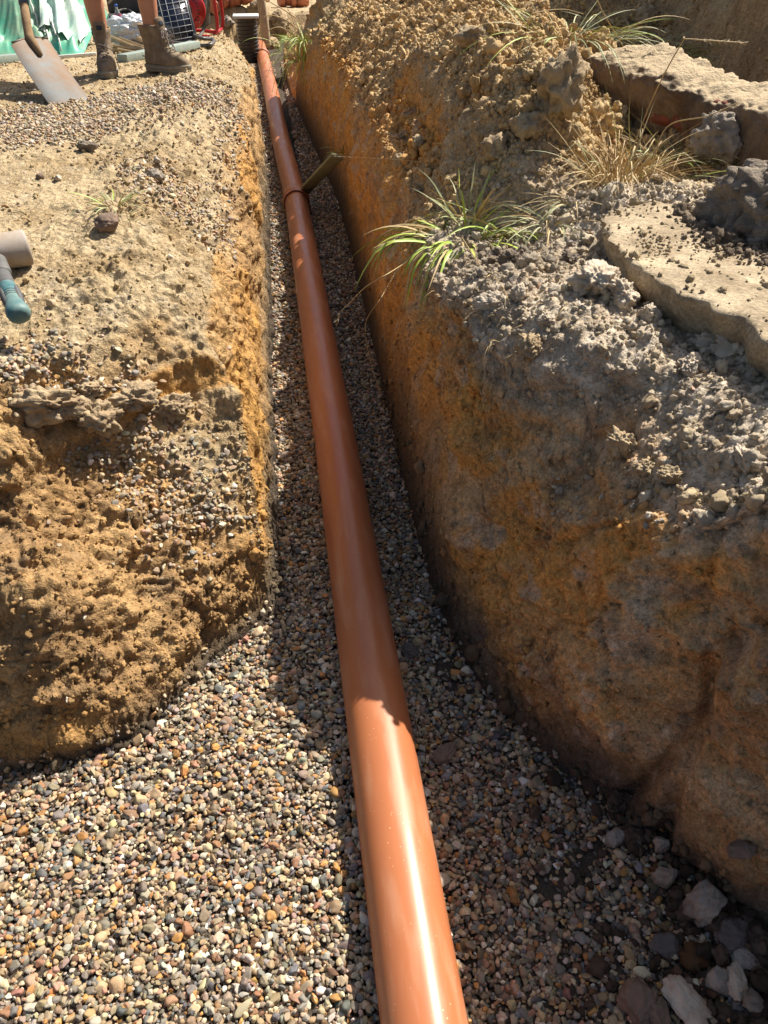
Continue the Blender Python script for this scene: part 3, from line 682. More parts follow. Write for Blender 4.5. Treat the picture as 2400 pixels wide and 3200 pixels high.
for (px, py, d, sd, m, lab) in (
        (1290, 610, (.085, .06, .045), 1, chalk_m, 'large pale crumbly concrete lump below the broken path corner'),
        (1345, 645, (.045, .04, .04), 2, chalk_m, 'pale pinkish lump right of the largest crumbly concrete lump'),
        (1392, 676, (.024, .018, .026), 3, chalk_m, 'small smooth white lump standing up among the rubble'),
        (1430, 595, (.028, .024, .028), 4, chalk_m, 'angular white lump resting against the path edge'),
        (1530, 745, (.060, .045, .030), 5, chalk_m, 'broad flat pale lump in the middle of the rubble shelf'),
        (1590, 760, (.055, .045, .032), 6, chalk_m, 'rounded pale lump right of the broad flat one'),
        (1640, 775, (.045, .055, .025), 7, chalk_m, 'pale slab of rubble at the right edge of the photo'),
        (1490, 790, (.050, .030, .026), 8, chalk_m, 'pale lump with a rough face above the smeared clay'),
        (1560, 685, (.052, .045, .030), 9, greyst_m, 'grey concrete piece tucked under the path edge'),
        (1490, 690, (.050, .020, .014), 10, chalk_m, 'thin pale flake of rubble lying level'),
        (1380, 612, (.032, .028, .024), 11, greyst_m, 'dusty grey lump in the hollow under the path corner'),
        (1060, 655, (.050, .030, .030), 12, chalk_m, 'pale stone embedded in the dark topsoil lip'),
        (1115, 640, (.028, .022, .026), 13, chalk_m, 'squarish pale stone behind the embedded one'),
        (1185, 690, (.024, .020, .018), 14, chalk_m, 'small rounded pale stone on the topsoil lip'),
        (1145, 755, (.050, .040, .045), 15, clay_m, 'jutting clay block with a crumbly lit top in the bank lip'),
        (1340, 965, (.050, .035, .045), 16, clay_m, 'tall ragged clay fragment on the lit ledge'),
        (1390, 1010, (.032, .026, .022), 17, clay_m, 'crumbly clay lump right of the ragged fragment'),
        (1600, 995, (.050, .020, .018), 18, chalk_m, 'cream bar shaped stone on the ledge near the right edge'),
        (1450, 1030, (.040, .026, .022), 19, clay_m, 'broken clay lump on the ledge crest'),
        (1235, 560, (.028, .026, .02), 20, topsoil_m, 'dark topsoil lump left of the path corner'),
        (1100, 560, (.035, .03, .026), 21, topsoil_m, 'dark crumbly topsoil lump below the grass')):
    p = gat(px, py, .85); rock('rubble_lump', lab, 'lump', p, tuple(q_*(.72 if m is clay_m else .9) for q_ in d), 400+sd, m, sd*1.3, .1*math.sin(sd), g2, 5, .36, .30, .34, 12)
g3 = 'clods on the spoil heap'
for (px, py, d, sd, lab) in (
        (1215, 215, (.11, .07, .10), 1, 'big upright clay clod at the heap end beside the tilted footing'),
        (1240, 165, (.06, .05, .05), 2, 'knobbly clay clod above the big upright one'),
        (1140, 285, (.055, .05, .04), 3, 'rounded clay clod low on the heap face'),
        (1060, 330, (.05, .045, .04), 4, 'dark sided clay clod in the hollow of the heap'),
        (1010, 95, (.06, .05, .04), 5, 'smooth clay clod near the top of the heap'),
        (1390, 45, (.07, .05, .05), 6, 'brown clod lying in the shaded grass'),
        (905, 310, (.04, .03, .03), 7, 'small pale clod on the slope over the trench'),
        (860, 360, (.035, .03, .03), 8, 'angular clod perched at the slope edge')):
    p = gat(px, py, 1.0); rock('clod', lab, 'clod', p, d, 500+sd, clay_m, sd*1.1, 0, g3, 4, .3, .26, .32, 5)
g4 = 'stones on the left bank top'
for (px, py, d, sd, m, lab) in (
        (230, 488, (.042, .034, .026), 1, brownst_m, 'dark brown stone on bare earth below the small grass tuft'),
        (345, 385, (.032, .03, .026), 2, greyst_m, 'grey stone among the pebble patch near the trench'),
        (193, 318, (.045, .03, .022), 3, topsoil_m, 'dark clod on the bare earth ahead of the shovel'),
        (85, 378, (.016, .014, .012), 4, brownst_m, 'small brown stone on the open dusty earth'),
        (120, 384, (.018, .014, .010), 5, chalk_m, 'small white stone on the open dusty earth')):
    p = gat(px, py, .9); rock('stone', lab, 'stone', p, d, 600+sd, m, sd, 0, g4, 4, .15, .14)
# blocks of clay splitting from the lip of the left bank
g5 = 'clay blocks cracking off the left bank lip'
for (px, py, d, sd, lab) in (
        (90, 880, (.10, .06, .055), 1, 'long clay block overhanging the left end of the cut face'),
        (205, 905, (.07, .055, .06), 2, 'squared clay block left of the open crack'),
        (290, 860, (.075, .05, .042), 3, 'dark grey clay block right of the open crack'),
        (375, 880, (.055, .045, .036), 4, 'grey clay block above the lit corner of the face'),
        (195, 838, (.035, .028, .018), 5, 'flat stone capping the crack in the lip')):
    p = gat(px, py, .8); rock('clay_block', lab, 'clay block', p, d, 700+sd, clay_m if sd < 3 else topsoil_m if sd == 9 else clay_m, .1*sd, 0, g5, 5, .44, .30, .30, 12)

# dark topsoil heap on the path
def heap(name, label, c, dims, m, seed):
    v, f = ico(6); v = v.copy(); v = v*(1+.16*fbm(v[:, 0]*1.6, v[:, 1]*1.6, v[:, 2]*1.6+seed, 3, 4)+.075*billow(v[:, 0]*5, v[:, 1]*5, v[:, 2]*5+seed, 4, 8))[:, None]
    v = v*np.array(dims)
    v = v[:, :]+np.array(c); return tag(mesh(name, v, f, m), label, 'soil heap')
p = at(1660, 545, .985)
heap('topsoil_heap', 'dark crumbly topsoil heap dumped on the concrete path at the right edge', (p.x+.20, p.y+.16, .97), (.26, .24, .23), topsoil_m, 2)

# ------------------------------------------------------------------ broken concrete path
path_m = mat('path_concrete', (.46, .37, .245), .95, .15, noise=(7, 1., (.27, .205, .13)), bump=[(25, .5, .012), (90, .6, .006), (300, .5, .002)])
grain(path_m, 160, .22)
out = [(1310, 520), (1345, 556), (1372, 572), (1405, 606), (1440, 618), (1478, 640), (1520, 648), (1562, 672), (1600, 686), (1630, 716), (1665, 738), (1760, 800), (1900, 860)]
pl = [at(a, b, .985) for a, b in out]; pl = [q.xy for q in pl]+[Vector((1.8, 1.3)), Vector((1.9, 2.3)), at(1560, 420, .985).xy, at(1400, 430, .985).xy, at(1310, 455, .985).xy, at(1295, 490, .985).xy]
def dens(P, step=.012):
    o = []
    for i in range(len(P)):
        a, b = P[i], P[(i+1) % len(P)]; k = max(1, int((b-a).length/step)); o += [a.lerp(b, j/k) for j in range(k)]
    return o
pd = dens(pl); arr = np.array([(q.x, q.y) for q in pd]); cx, cy = arr.mean(0)
dv = arr-np.array([cx, cy]); dn = dv/np.linalg.norm(dv, axis=1)[:, None]
rings = []
ZS = .02
for zt in (.965, .960, .948, .930, .912, .895, .880, .86):
    off = .026*fbm(arr[:, 0]*9, arr[:, 1]*9, arr[:, 0]*0+zt*9, 3, 66)+.008*pn(arr[:, 0]*45, arr[:, 1]*45, arr[:, 0]*0+zt*40, 67)-.020*np.abs(pn(arr[:, 0]*16, arr[:, 1]*16, arr[:, 0]*0+zt*14, 69))-(.965-zt)*.35
    if zt > .962: off = off-.004
    rings.append(np.c_[arr+dn*off[:, None], np.full(len(arr), zt+ZS)])
inner = [np.c_[np.array([cx, cy])+(rings[0][:, :2]-np.array([cx, cy]))*s_, np.full(len(arr), .966+ZS)] for s_ in (.97, .9, .8, .6, .4, .2)]
for q in inner: q[:, 2] += .012*fbm(q[:, 0]*5, q[:, 1]*5, q[:, 0]*0, 4, 68)
allr = inner[::-1]+rings; n_ = len(arr); Vv = np.concatenate(allr+[np.array([[cx, cy, .966+ZS]])]); Ff = []
for i in range(len(allr)-1):
    for k_ in range(n_): Ff.append((i*n_+k_, (i+1)*n_+k_, (i+1)*n_+(k_+1) % n_, i*n_+(k_+1) % n_))
for k_ in range(n_): Ff.append((len(Vv)-1, k_, (k_+1) % n_))
o = mesh('concrete_path', Vv, Ff, path_m); tag(o, 'dusty concrete path slab with a ragged broken front edge', kind='structure')

# ------------------------------------------------------------------ tilted broken footing with brick in its underside
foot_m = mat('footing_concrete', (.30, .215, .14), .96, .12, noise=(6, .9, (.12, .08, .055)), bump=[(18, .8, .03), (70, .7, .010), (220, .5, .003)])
def lit_top(m, colour, lo=.55, hi=.85):
    """sunlit top put into the colour: upward faces mixed paler"""
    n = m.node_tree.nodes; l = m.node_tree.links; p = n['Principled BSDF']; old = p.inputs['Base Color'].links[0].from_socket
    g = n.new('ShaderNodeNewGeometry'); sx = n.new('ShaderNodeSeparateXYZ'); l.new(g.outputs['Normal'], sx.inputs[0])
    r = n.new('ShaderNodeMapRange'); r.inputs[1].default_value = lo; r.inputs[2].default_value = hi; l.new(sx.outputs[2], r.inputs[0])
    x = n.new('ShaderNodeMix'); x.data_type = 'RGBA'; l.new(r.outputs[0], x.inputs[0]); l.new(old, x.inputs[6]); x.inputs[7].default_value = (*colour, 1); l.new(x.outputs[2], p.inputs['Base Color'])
lit_top(foot_m, (.50, .39, .25))  # sunlit top painted in as tan, over a base darkened for the shaded front
brick_m = mat('brick_red', (.30, .085, .05), .9, .2, noise=(14, .75, (.16, .08, .06)), bump=[(40, .6, .008)])
A = at(1300, 165, 1.13); B = at(1800, 330, 1.07)
t = thing('broken_footing', 'long broken concrete footing tilted on the ground with red brick in its underside', 'broken footing', A)
dirv = (B-A); L = dirv.length; M = frame_to(dirv.normalized(), (0, 1, .12)); nL = 150; nC = 72; Vv = []
for i in range(nL+1):
    s_ = i/nL; hw = .15*(1-.35*s_); hh = .115*(1+.10*math.sin(s_*7))*(1 if s_ > .0 else 1)
    e = 1-max(0, 1-s_/.06)**2*.45
    for k_ in range(nC):
        a_ = 2*PI*k_/nC; cx_ = math.copysign(abs(math.cos(a_))**.45, math.cos(a_)); sy_ = math.copysign(abs(math.sin(a_))**.45, math.sin(a_))
        Vv.append(M @ Vector((cx_*hw*e, sy_*hh*e, s_*L)))
Vv = np.array([tuple(q) for q in Vv]); ctr = np.repeat(np.array([tuple(M @ Vector((0, 0, i/nL*L))) for i in range(nL+1)]), nC, 0)
r_ = Vv-ctr; r_ /= np.linalg.norm(r_, axis=1)[:, None]
low = np.clip(-r_[:, 2], 0, 1)
dsp = .020*fbm(Vv[:, 0]*7, Vv[:, 1]*7, Vv[:, 2]*7, 4, 76)+.010*billow(Vv[:, 0]*20, Vv[:, 1]*20, Vv[:, 2]*20, 3, 77)
dsp += low*(.05*fbm(Vv[:, 0]*9, Vv[:, 1]*9, Vv[:, 2]*9, 2, 78)+.02*billow(Vv[:, 0]*30, Vv[:, 1]*30, Vv[:, 2]*30, 2, 79))
Vv = Vv+r_*dsp[:, None]; Ff = [(i*nC+k_, i*nC+(k_+1) % nC, (i+1)*nC+(k_+1) % nC, (i+1)*nC+k_) for i in range(nL) for k_ in range(nC)]
Ff += [tuple(range(nC))[::-1], tuple(range(nL*nC, (nL+1)*nC))]
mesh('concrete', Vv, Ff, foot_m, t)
for (px, py, sx, sz_, sd) in ((1450, 212, .085, .03, 1), (1430, 250, .10, .035, 2), (1575, 232, .10, .035, 3), (1490, 262, .07, .04, 4)):
    cand = [at(px, py, z_) for z_ in np.linspace(.9, 1.25, 70)]
    q = min(cand, key=lambda c_: abs(c_.y-(A.y+(c_.x-A.x)*(B.y-A.y)/(B.x-A.x)-.205*(1-.35*(c_.x-A.x)/(B.x-A.x)))))
    v, f = stone_v(4, 760+sd, (sx, .06, sz_), 5, .10, .12); R = frame_to((0, 0, 1), (B-A))
    v = np.array([tuple(R @ Vector(w_)) for w_ in v]); mesh('brick', v+np.array(q-A), f, brick_m, t)
p = gat(1562, 352, .97); p.z += .015; rock('concrete_lump', 'rough grey concrete lump propping up the tilted broken footing', 'concrete lump', (p.x, p.y+.05, p.z-.01), (.125, .09, .085), 811, greyst_m, .1, 0, None, 5, .1, .2, .25)

# ------------------------------------------------------------------ grass
green_m = mat('grass_green', (.27, .40, .05), .5, .35, noise=(9, .8, (.48, .50, .09)))
dull_m = mat('grass_dull', (.30, .33, .15), .6, .3, noise=(9, .8, (.44, .40, .21)))
straw_m = mat('straw', (.50, .37, .17), .65, .3, noise=(12, .8, (.38, .25, .12)))
seed_m = mat('seed_head', (.52, .42, .27), .8, .2)
def blade_vf(base, d, L, wd, droop, seg=7, twist=0., kink=0):
    """a curved tapering leaf with a fold down its middle"""
    p = Vector(base); d = Vector(d).normalized(); Vv, Ff = [], []; st = L/seg
    side = d.cross(Vector((0, 0, 1)))
    side = (side if side.length > .1 else Vector((1, 0, 0))).normalized(); side = Quaternion(d, twist) @ side
    for i in range(seg+1):
        t = i/seg; wv = wd*(.55+.9*t-1.45*t**2.2) if t < 1 else .02*wd
        nrm = side.cross(d).normalized()
        Vv += [p-side*wv*.5, p-nrm*wv*.16, p+side*wv*.5]
        if i < seg:
            a = i*3; Ff += [(a, a+3, a+4, a+1), (a+1, a+4, a+5, a+2)]
        d = (d+Vector((0, 0, -droop/seg))+Vector((random.gauss(0, .04), random.gauss(0, .04), 0))).normalized()
        if kink and i == kink: d = (d+Vector((random.uniform(-1, 1), random.uniform(-1, 1), -.9))).normalized()
        p = p+d*st; side = (side-d*side.dot(d)).normalized()
    return Vv, Ff
def tuft(name, label, cat, P, n, L, wd, spread, droop, mats, bias=(0, 0, .6), rad=.03, group=None, kinkp=0., lw=.6):
    t = thing(name, label, cat, P, group); sets = {}
    for i in range(n):
        a = random.uniform(0, 2*PI); r = rad*random.random()**.5
        d = Vector((math.cos(a)*spread, math.sin(a)*spread, random.uniform(.15, 1)))+Vector(bias)
        k = random.choices(range(len(mats)), weights=[q[1] for q in mats])[0]
        bl = blade_vf((math.cos(a)*r, math.sin(a)*r, -.005), d, L*random.uniform(.4, 1), wd*random.uniform(lw, 1), droop*random.uniform(.4, 1.5), 8, random.uniform(-.8, .8), random.choice((3, 4, 5)) if random.random() < kinkp else 0)
        sets.setdefault(k, []).append(bl)
    for k, b in sets.items():
        mesh(mats[k][2], *join(*b), mats[k][0], t)
    return t
G = lambda a, b, c: [(green_m, a, 'green_leaves'), (dull_m, b, 'dull_leaves'), (straw_m, c, 'dry_leaves')]
p = gat(985, 505, .82)
tuft('grass_tuft', 'fresh green broad bladed grass tuft leaning over the trench from the right bank lip', 'grass', p+V3(0, 0, .0), 125, .29, .015, 1.3, 1.5, G(6, 3, 2.4), (-.45, -.15, .05), .13, kinkp=.5)
p = gat(1010, 470, .85)
tuft('grass_tuft', 'pale wilted grass standing just behind the fresh green tuft', 'grass', p, 42, .22, .011, .6, .9, G(1, 5, 4), (-.1, 0, .5), .06)
p = gat(1110, 490, .88)
tuft('grass_tuft', 'flattened green grass strands right of the fresh green tuft', 'grass', p, 60, .28, .011, 1.2, .8, G(5, 4, 3), (.3, -.1, -.1), .10, kinkp=.3)
p = gat(1195, 465, .92)
tuft('grass_tuft', 'trampled grey green grass beside the concrete path corner', 'grass', p, 60, .20, .007, 1, 1.0, G(0, 6, 4), (0, 0, -.15), .10)
p = gat(1245, 420, .92)
tuft('grass_tuft', 'matted dry grass between the path and the clods', 'grass', p, 60, .20, .005, 1, 1.0, G(0, 3, 6), (0, 0, -.2), .10)
p = gat(1335, 385, .95)
tuft('dry_grass', 'bushy straw coloured dry grass clump in front of the broken footing', 'dry grass', p, 190, .30, .0065, .75, .9, G(.15, .7, 9), (0, 0, .35), .09, kinkp=.45)
p = gat(1420, 365, .95)
tuft('dry_grass', 'dry grass lying flat right of the straw coloured clump', 'dry grass', p, 70, .40, .006, 1, .6, G(.6, 2, 8), (.7, -.1, -.1), .12)
p = gat(1470, 330, .96)
tuft('grass_tuft', 'shaded green grass under the broken footing', 'grass', p, 60, .26, .006, 1, .8, G(2, 6, 2), (.3, 0, .05), .12)
g6 = 'grass at the far end of the trench'
p = gat(655, 85, .75)
tuft('grass_tuft', 'bright green grass clump hanging down the far right trench wall', 'grass', p+V3(-.04, -.05, .0), 110, .34, .010, .7, 2.0, G(8, 3, .5), (-.3, -.2, .25), .12, g6)
p = gat(645, 150, .6)
tuft('grass_tuft', 'long drooping green blades below the bright clump on the trench wall', 'grass', p+V3(-.03, -.05, .10), 50, .62, .011, .25, 2.8, G(8, 3, .3), (-.25, -.25, .0), .09, g6)
p = gat(540, 100, .8)
tuft('grass_tuft', 'thin green grass growing on the far left trench lip', 'grass', p, 60, .30, .010, .7, .9, G(4, 3, 3), (.1, 0, .4), .16, g6)
p = gat(512, 72, .8)
tuft('grass_tuft', 'sparse yellowing grass on the left bank before the ribbed chamber', 'grass', p, 45, .26, .010, .8, .9, G(2, 3, 4), (0, 0, .3), .20, g6)
p = gat(245, 432, .92)
tuft('grass_tuft', 'small dusty green grass tuft on the open bare earth of the left bank', 'grass', p, 46, .13, .007, 1, .9, G(2, 5, 3), (0, 0, .05), .05)
p = gat(262, 470, .9)
tuft('grass_tuft', 'thin straw wisps lying below the small dusty tuft', 'grass', p, 26, .14, .004, 1, .4, G(0, 2, 6), (0, 0, -.1), .07)
p = gat(110, 470, .9)
tuft('grass_tuft', 'faint dry grass pressed into the earth left of the brown stone', 'grass', p, 40, .12, .004, 1, .4, G(0, 2, 6), (0, 0, -.15), .16)
p = gat(735, 335, .7)
tuft('grass_tuft', 'few green blades sticking out of the trench wall above the green batten', 'grass', p, 9, .20, .012, .6, .8, G(9, 1, 0), (-.5, -.2, .3), .03)
g7 = 'long grass in the shade of the rear bank'
for (px, py, lab) in ((1230, 70, 'dark matted grass behind the spoil heap end'), (1310, 60, 'dark long grass in the middle of the shaded hollow'), (1390, 85, 'dark long grass behind the tilted footing'), (1440, 110, 'dark grass nearest the rear bank')):
    p = gat(px, py, 1.1); tuft('grass_tuft', lab, 'grass', p, 90, .36, .008, 1, .9, G(3, 7, 1.5), (0, -.2, -.05), .22, g7)
# long dry stems
g8 = 'long dry grass stems'
def stem(label, pts, r=.0016, head=0, m=straw_m):
    c = cr(pts, 7); t = thing('dry_grass', label, 'dry grass', c[0], g8); o = -Vector(c[0])
    tube('stalk', [q+o for q in c], list(np.linspace(r, r*.55, len(c))), m, t, 5)
    if head:
        b = []; n = len(c); s0 = int(n*(1-head))
        for i in range(s0, n-1):
            for k in range(6):
                q = c[i].lerp(c[i+1], random.random())+o; d = (c[i+1]-c[i]).normalized()+Vector((random.gauss(0, .35), random.gauss(0, .35), random.gauss(0, .35)))
                b.append(blade_vf(q, d, .016, .0035, .2, 2))
        mesh('seed_head', *join(*b), seed_m, t)
b0 = gat(1345, 385, .95)
stem('tall bent dry stem rising from the straw clump and folding right at its tip', [b0, at(1400, 235, 1.18), at(1440, 150, 1.3), at(1477, 86, 1.38), at(1480, 84, 1.385), at(1540, 88, 1.38), at(1612, 93, 1.37)], .0024, .30)
stem('dry stem arching left from the straw clump', [b0, at(1310, 330, 1.05), at(1250, 275, 1.13), at(1215, 262, 1.13), at(1160, 270, 1.08), at(1110, 268, 1.06)], .0018)
stem('dry forked stem pointing right across the broken footing', [b0+V3(.1, 0, .02), at(1440, 275, 1.12), at(1530, 250, 1.16), at(1603, 217, 1.2)], .0028)
stem('thin dry stem below the forked one', [b0+V3(.1, 0, 0), at(1450, 310, 1.02), at(1520, 262, 1.1), at(1600, 222, 1.19)], .0016)
stem('long thin stem with a pale head crossing the slope by the batten', [gat(1080, 353, .95), at(1000, 358, .90), at(860, 345, .86), at(725, 338, .80)], .0018, .12)
stem('drooping stem with a seed head hanging into the trench', [gat(880, 560, .8), at(840, 590, .86), at(790, 620, .80), at(755, 655, .70), at(735, 675, .66), at(727, 698, .62)], .0016, .22)
stem('thin dry stem hanging down the orange trench wall', [gat(862, 570, .8), at(825, 640, .72), at(790, 700, .60), at(800, 780, .45), at(822, 850, .35)], .0012)
stem('pale stem lying over the upper spoil heap', [gat(1110, 40, 1.25), at(1080, 45, 1.32), at(1040, 50, 1.3), at(1000, 55, 1.28)], .0022, .12)
stem('stem leaning across the shaded hollow behind the heap', [gat(1375, 135, 1.1), at(1340, 90, 1.25), at(1310, 40, 1.4), at(1285, -10, 1.55)], .0022)
stem('crooked thin twig above the tilted footing', [gat(1280, 130, 1.1), at(1315, 105, 1.22), at(1345, 80, 1.25), at(1380, 62, 1.28), at(1385, 58, 1.3)], .0018)
stem('pale stem rising over the spoil heap crest', [gat(1120, 110, 1.2), at(1140, 60, 1.35), at(1150, 30, 1.4), at(1215, 20, 1.4), at(1260, 30, 1.38)], .0018)
stem('straw lying along the topsoil below the path corner', [gat(1050, 600, .85)+V3(0, 0, .01), at(1080, 580, .88), at(1130, 560, .9), at(1190, 528, .92)], .0015)
stem('curved straw lying between the grass tuft and the rubble', [gat(1000, 520, .85)+V3(0, 0, .02), gat(1040, 575, .85)+V3(0, 0, .012), gat(1075, 620, .85)+V3(0, 0, .012), gat(1105, 668, .85)+V3(0, 0, .012)], .0016)
for i, (px, py) in enumerate(((1330, 430), (1420, 405), (1480, 380), (1300, 445), (1380, 395), (1290, 400))):
    a = at(px, py, .99)+V3(0, 0, .004); dd = V3(random.uniform(-.15, .15), random.uniform(-.06, .06), .012)
    stem(['straw lying on the path slab nearest its corner', 'straw lying on the dusty slab below the dry clump', 'straw lying by the shaded grass under the footing', 'short straw at the left rim of the slab', 'straw lying close under the dry clump', 'straw lying among the matted dry grass'][i], [a, a+dd*.5+V3(0, 0, .006), a+dd], .0015)

# ------------------------------------------------------------------ things in the trench
batten_m = mat('weathered_green_batten', (.27, .26, .15), .85, .2, noise=(20, .7, (.19, .18, .11)), bump=[(90, .3, .002)])
a = at(655, 415, .10); b = at(728, 338, .52); M = frame_to((b-a).normalized(), (0, 1, .3)); c = (a+b)/2
sh_ = M.to_4x4()
o = mesh('timber_batten', *box_vf((0, 0, 0), (.022, .075, (b-a).length+.02), M, .003), batten_m); o.location = c
tag(o, 'greenish weathered flat batten leaning from the pipe joint against the right trench wall', 'batten')

# ------------------------------------------------------------------ mallet
rub_m = mat('mallet_rubber', (.40, .36, .32), .75, .3, noise=(9, .8, (.30, .21, .12)), bump=[(60, .25, .002)])
blk_m = mat('black_grip', (.055, .058, .065), .6, .4, noise=(12, .7, (.16, .15, .13)), bump=[(90, .3, .001)])
teal_m = mat('teal_grip', (.028, .125, .145), .55, .4, noise=(16, .8, (.20, .27, .23)), bump=[(90, .2, .001)])
z0 = gz(*gat(20, 580, .87).xy)
h0 = at(-12, 546, z0+.052); h1 = at(62, 534, z0+.052)
t = thing('rubber_mallet', 'rubber mallet with worn grey head and teal and black handle lying on the bare earth', 'mallet', (h0.x, h0.y, z0))
o = -Vector((h0.x, h0.y, z0)); ax = (h1-h0).normalized(); ax.z = 0; ax.normalize(); hl = (h1-h0).length
M = frame_to(ax, (0, 0, 1)); R_ = .050
v, f = lathe_vf([(R_*.86, -hl*1.0), (R_*.97, -hl*.97), (R_, -hl*.9), (R_*.99, 0), (R_, hl*.9), (R_*.97, hl*.975), (R_*.86, hl), (R_*.5, hl+.002)], 48, M, h0+o)
mesh('head', v, f, rub_m, t)
e0 = at(8, 600, z0+.05); e1 = at(38, 672, z0+.03); hd = (e1-e0).normalized(); M = frame_to(hd, (1, 0, 0)); LL = (e1-e0).length
def oval(prof, sx, sy, c): return lathe_vf([(r*.80, z) for r, z in prof], 32, M @ Matrix.Diagonal((sx, sy, 1)), c)
mesh('collar', *oval([(.030, -.115), (.0315, -.11), (.0315, -.03), (.029, -.02)], 1, .8, e0+o), blk_m, t)
mesh('shaft', *oval([(.0255, -.06), (.026, .0), (.0265, LL*.25), (.025, LL*.30)], 1, .85, e0+o), blk_m, t)
mesh('grip', *oval([(.0262, LL*.26), (.0275, LL*.30), (.0265, LL*.45), (.0255, LL*.6), (.027, LL*.78), (.032, LL*.9), (.036, LL*.97), (.037, LL*1.04), (.034, LL*1.12), (.02, LL*1.15)], 1, .85, e0+o), teal_m, t)
for sx_ in (-1, 1):
    pr = []
    for k in range(40):
        s = k/39; pr.append((.006+.0035*math.sin(s*PI)**.4+.0012*(k % 3 == 0), LL*(.36+.46*s)))
    mesh('grip_inlay', *lathe_vf(pr, 12, M @ Matrix.Diagonal((1, 1.4, 1)), e0+o+M @ Vector((sx_*.0165, 0, 0))), blk_m, t)
for q in (.52, .58, .64):
    rr_ = .0216; mesh('grip_groove', *lathe_vf([(rr_, LL*q), (rr_+.0005, LL*(q+.004)), (rr_, LL*(q+.008))], 32, M @ Matrix.Diagonal((1, .86, 1)), e0+o), blk_m, t)

# ------------------------------------------------------------------ worker
skin_m = mat('skin', (.52, .25, .15), .5, .4, noise=(30, .5, (.42, .18, .10)), bump=[(220, .25, .002)])
sock_m = mat('sock', (.045, .052, .065), .9, .1, bump=[(200, .3, .001)])
boot_m = mat('boot_leather', (.175, .125, .08), .85, .2, noise=(22, .8, (.30, .23, .15)), bump=[(60, .4, .003), (220, .3, .001)])
bsole_m = mat('boot_sole', (.21, .19, .15), .9, .15, noise=(25, .8, (.33, .27, .19)), bump=[(60, .5, .003)])
lace_m = mat('boot_lace', (.10, .075, .07), .8, .2, noise=(90, .8, (.33, .28, .24)))
short_m = mat('navy_shorts', (.03, .035, .05), .9, .1, bump=[(60, .3, .003)])
shirt_m = mat('grey_shirt', (.16, .17, .18), .9, .1, bump=[(60, .3, .003)])
hair_m = mat('brown_hair', (.06, .04, .025), .7, .2)
def skin_body(name, joints, edges, m, parent=None, sub=2, root=0):
    me = bpy.data.meshes.new(name); me.from_pydata([tuple(j[0]) for j in joints], edges, []); me.update()
    o = bpy.data.objects.new(name, me); COL.objects.link(o); me.materials.append(m)
    if parent is not None: o.parent = parent
    md = o.modifiers.new('skin', 'SKIN'); md.use_smooth_shade = True
    if not me.skin_vertices: me.skin_vertices.new()
    sv = me.skin_vertices[0].data
    for i, j in enumerate(joints):
        r = j[1]; r = r if isinstance(r, tuple) else (r, r); sv[i].radius = r
    sv[root].use_root = True
    md2 = o.modifiers.new('sub', 'SUBSURF'); md2.levels = sub; md2.render_levels = sub
    return o
def super_ring(cx, cy, lx, ly, z, n=40, p=2.6, tap=0., zf=None):
    R_ = []
    for k in range(n):
        a = 2*PI*k/n; c, s = math.cos(a), math.sin(a)
        x = cx+math.copysign(abs(c)**(2/p), c)*lx; y = cy+math.copysign(abs(s)**(2/p), s)*ly*(1-tap*max(0, c))
        R_.append(Vector((x, y, z+(zf(x, y) if zf else 0))))
    return R_
def loft(rings, cap=True):
    n = len(rings[0]); Vv = [v for r in rings for v in r]; Ff = []
    for i in range(len(rings)-1):
        for k in range(n): Ff.append((i*n+k, i*n+(k+1) % n, (i+1)*n+(k+1) % n, (i+1)*n+k))
    if cap: Ff.append(tuple(range(n))[::-1]); Ff.append(tuple(range((len(rings)-1)*n, len(rings)*n)))
    return Vv, Ff
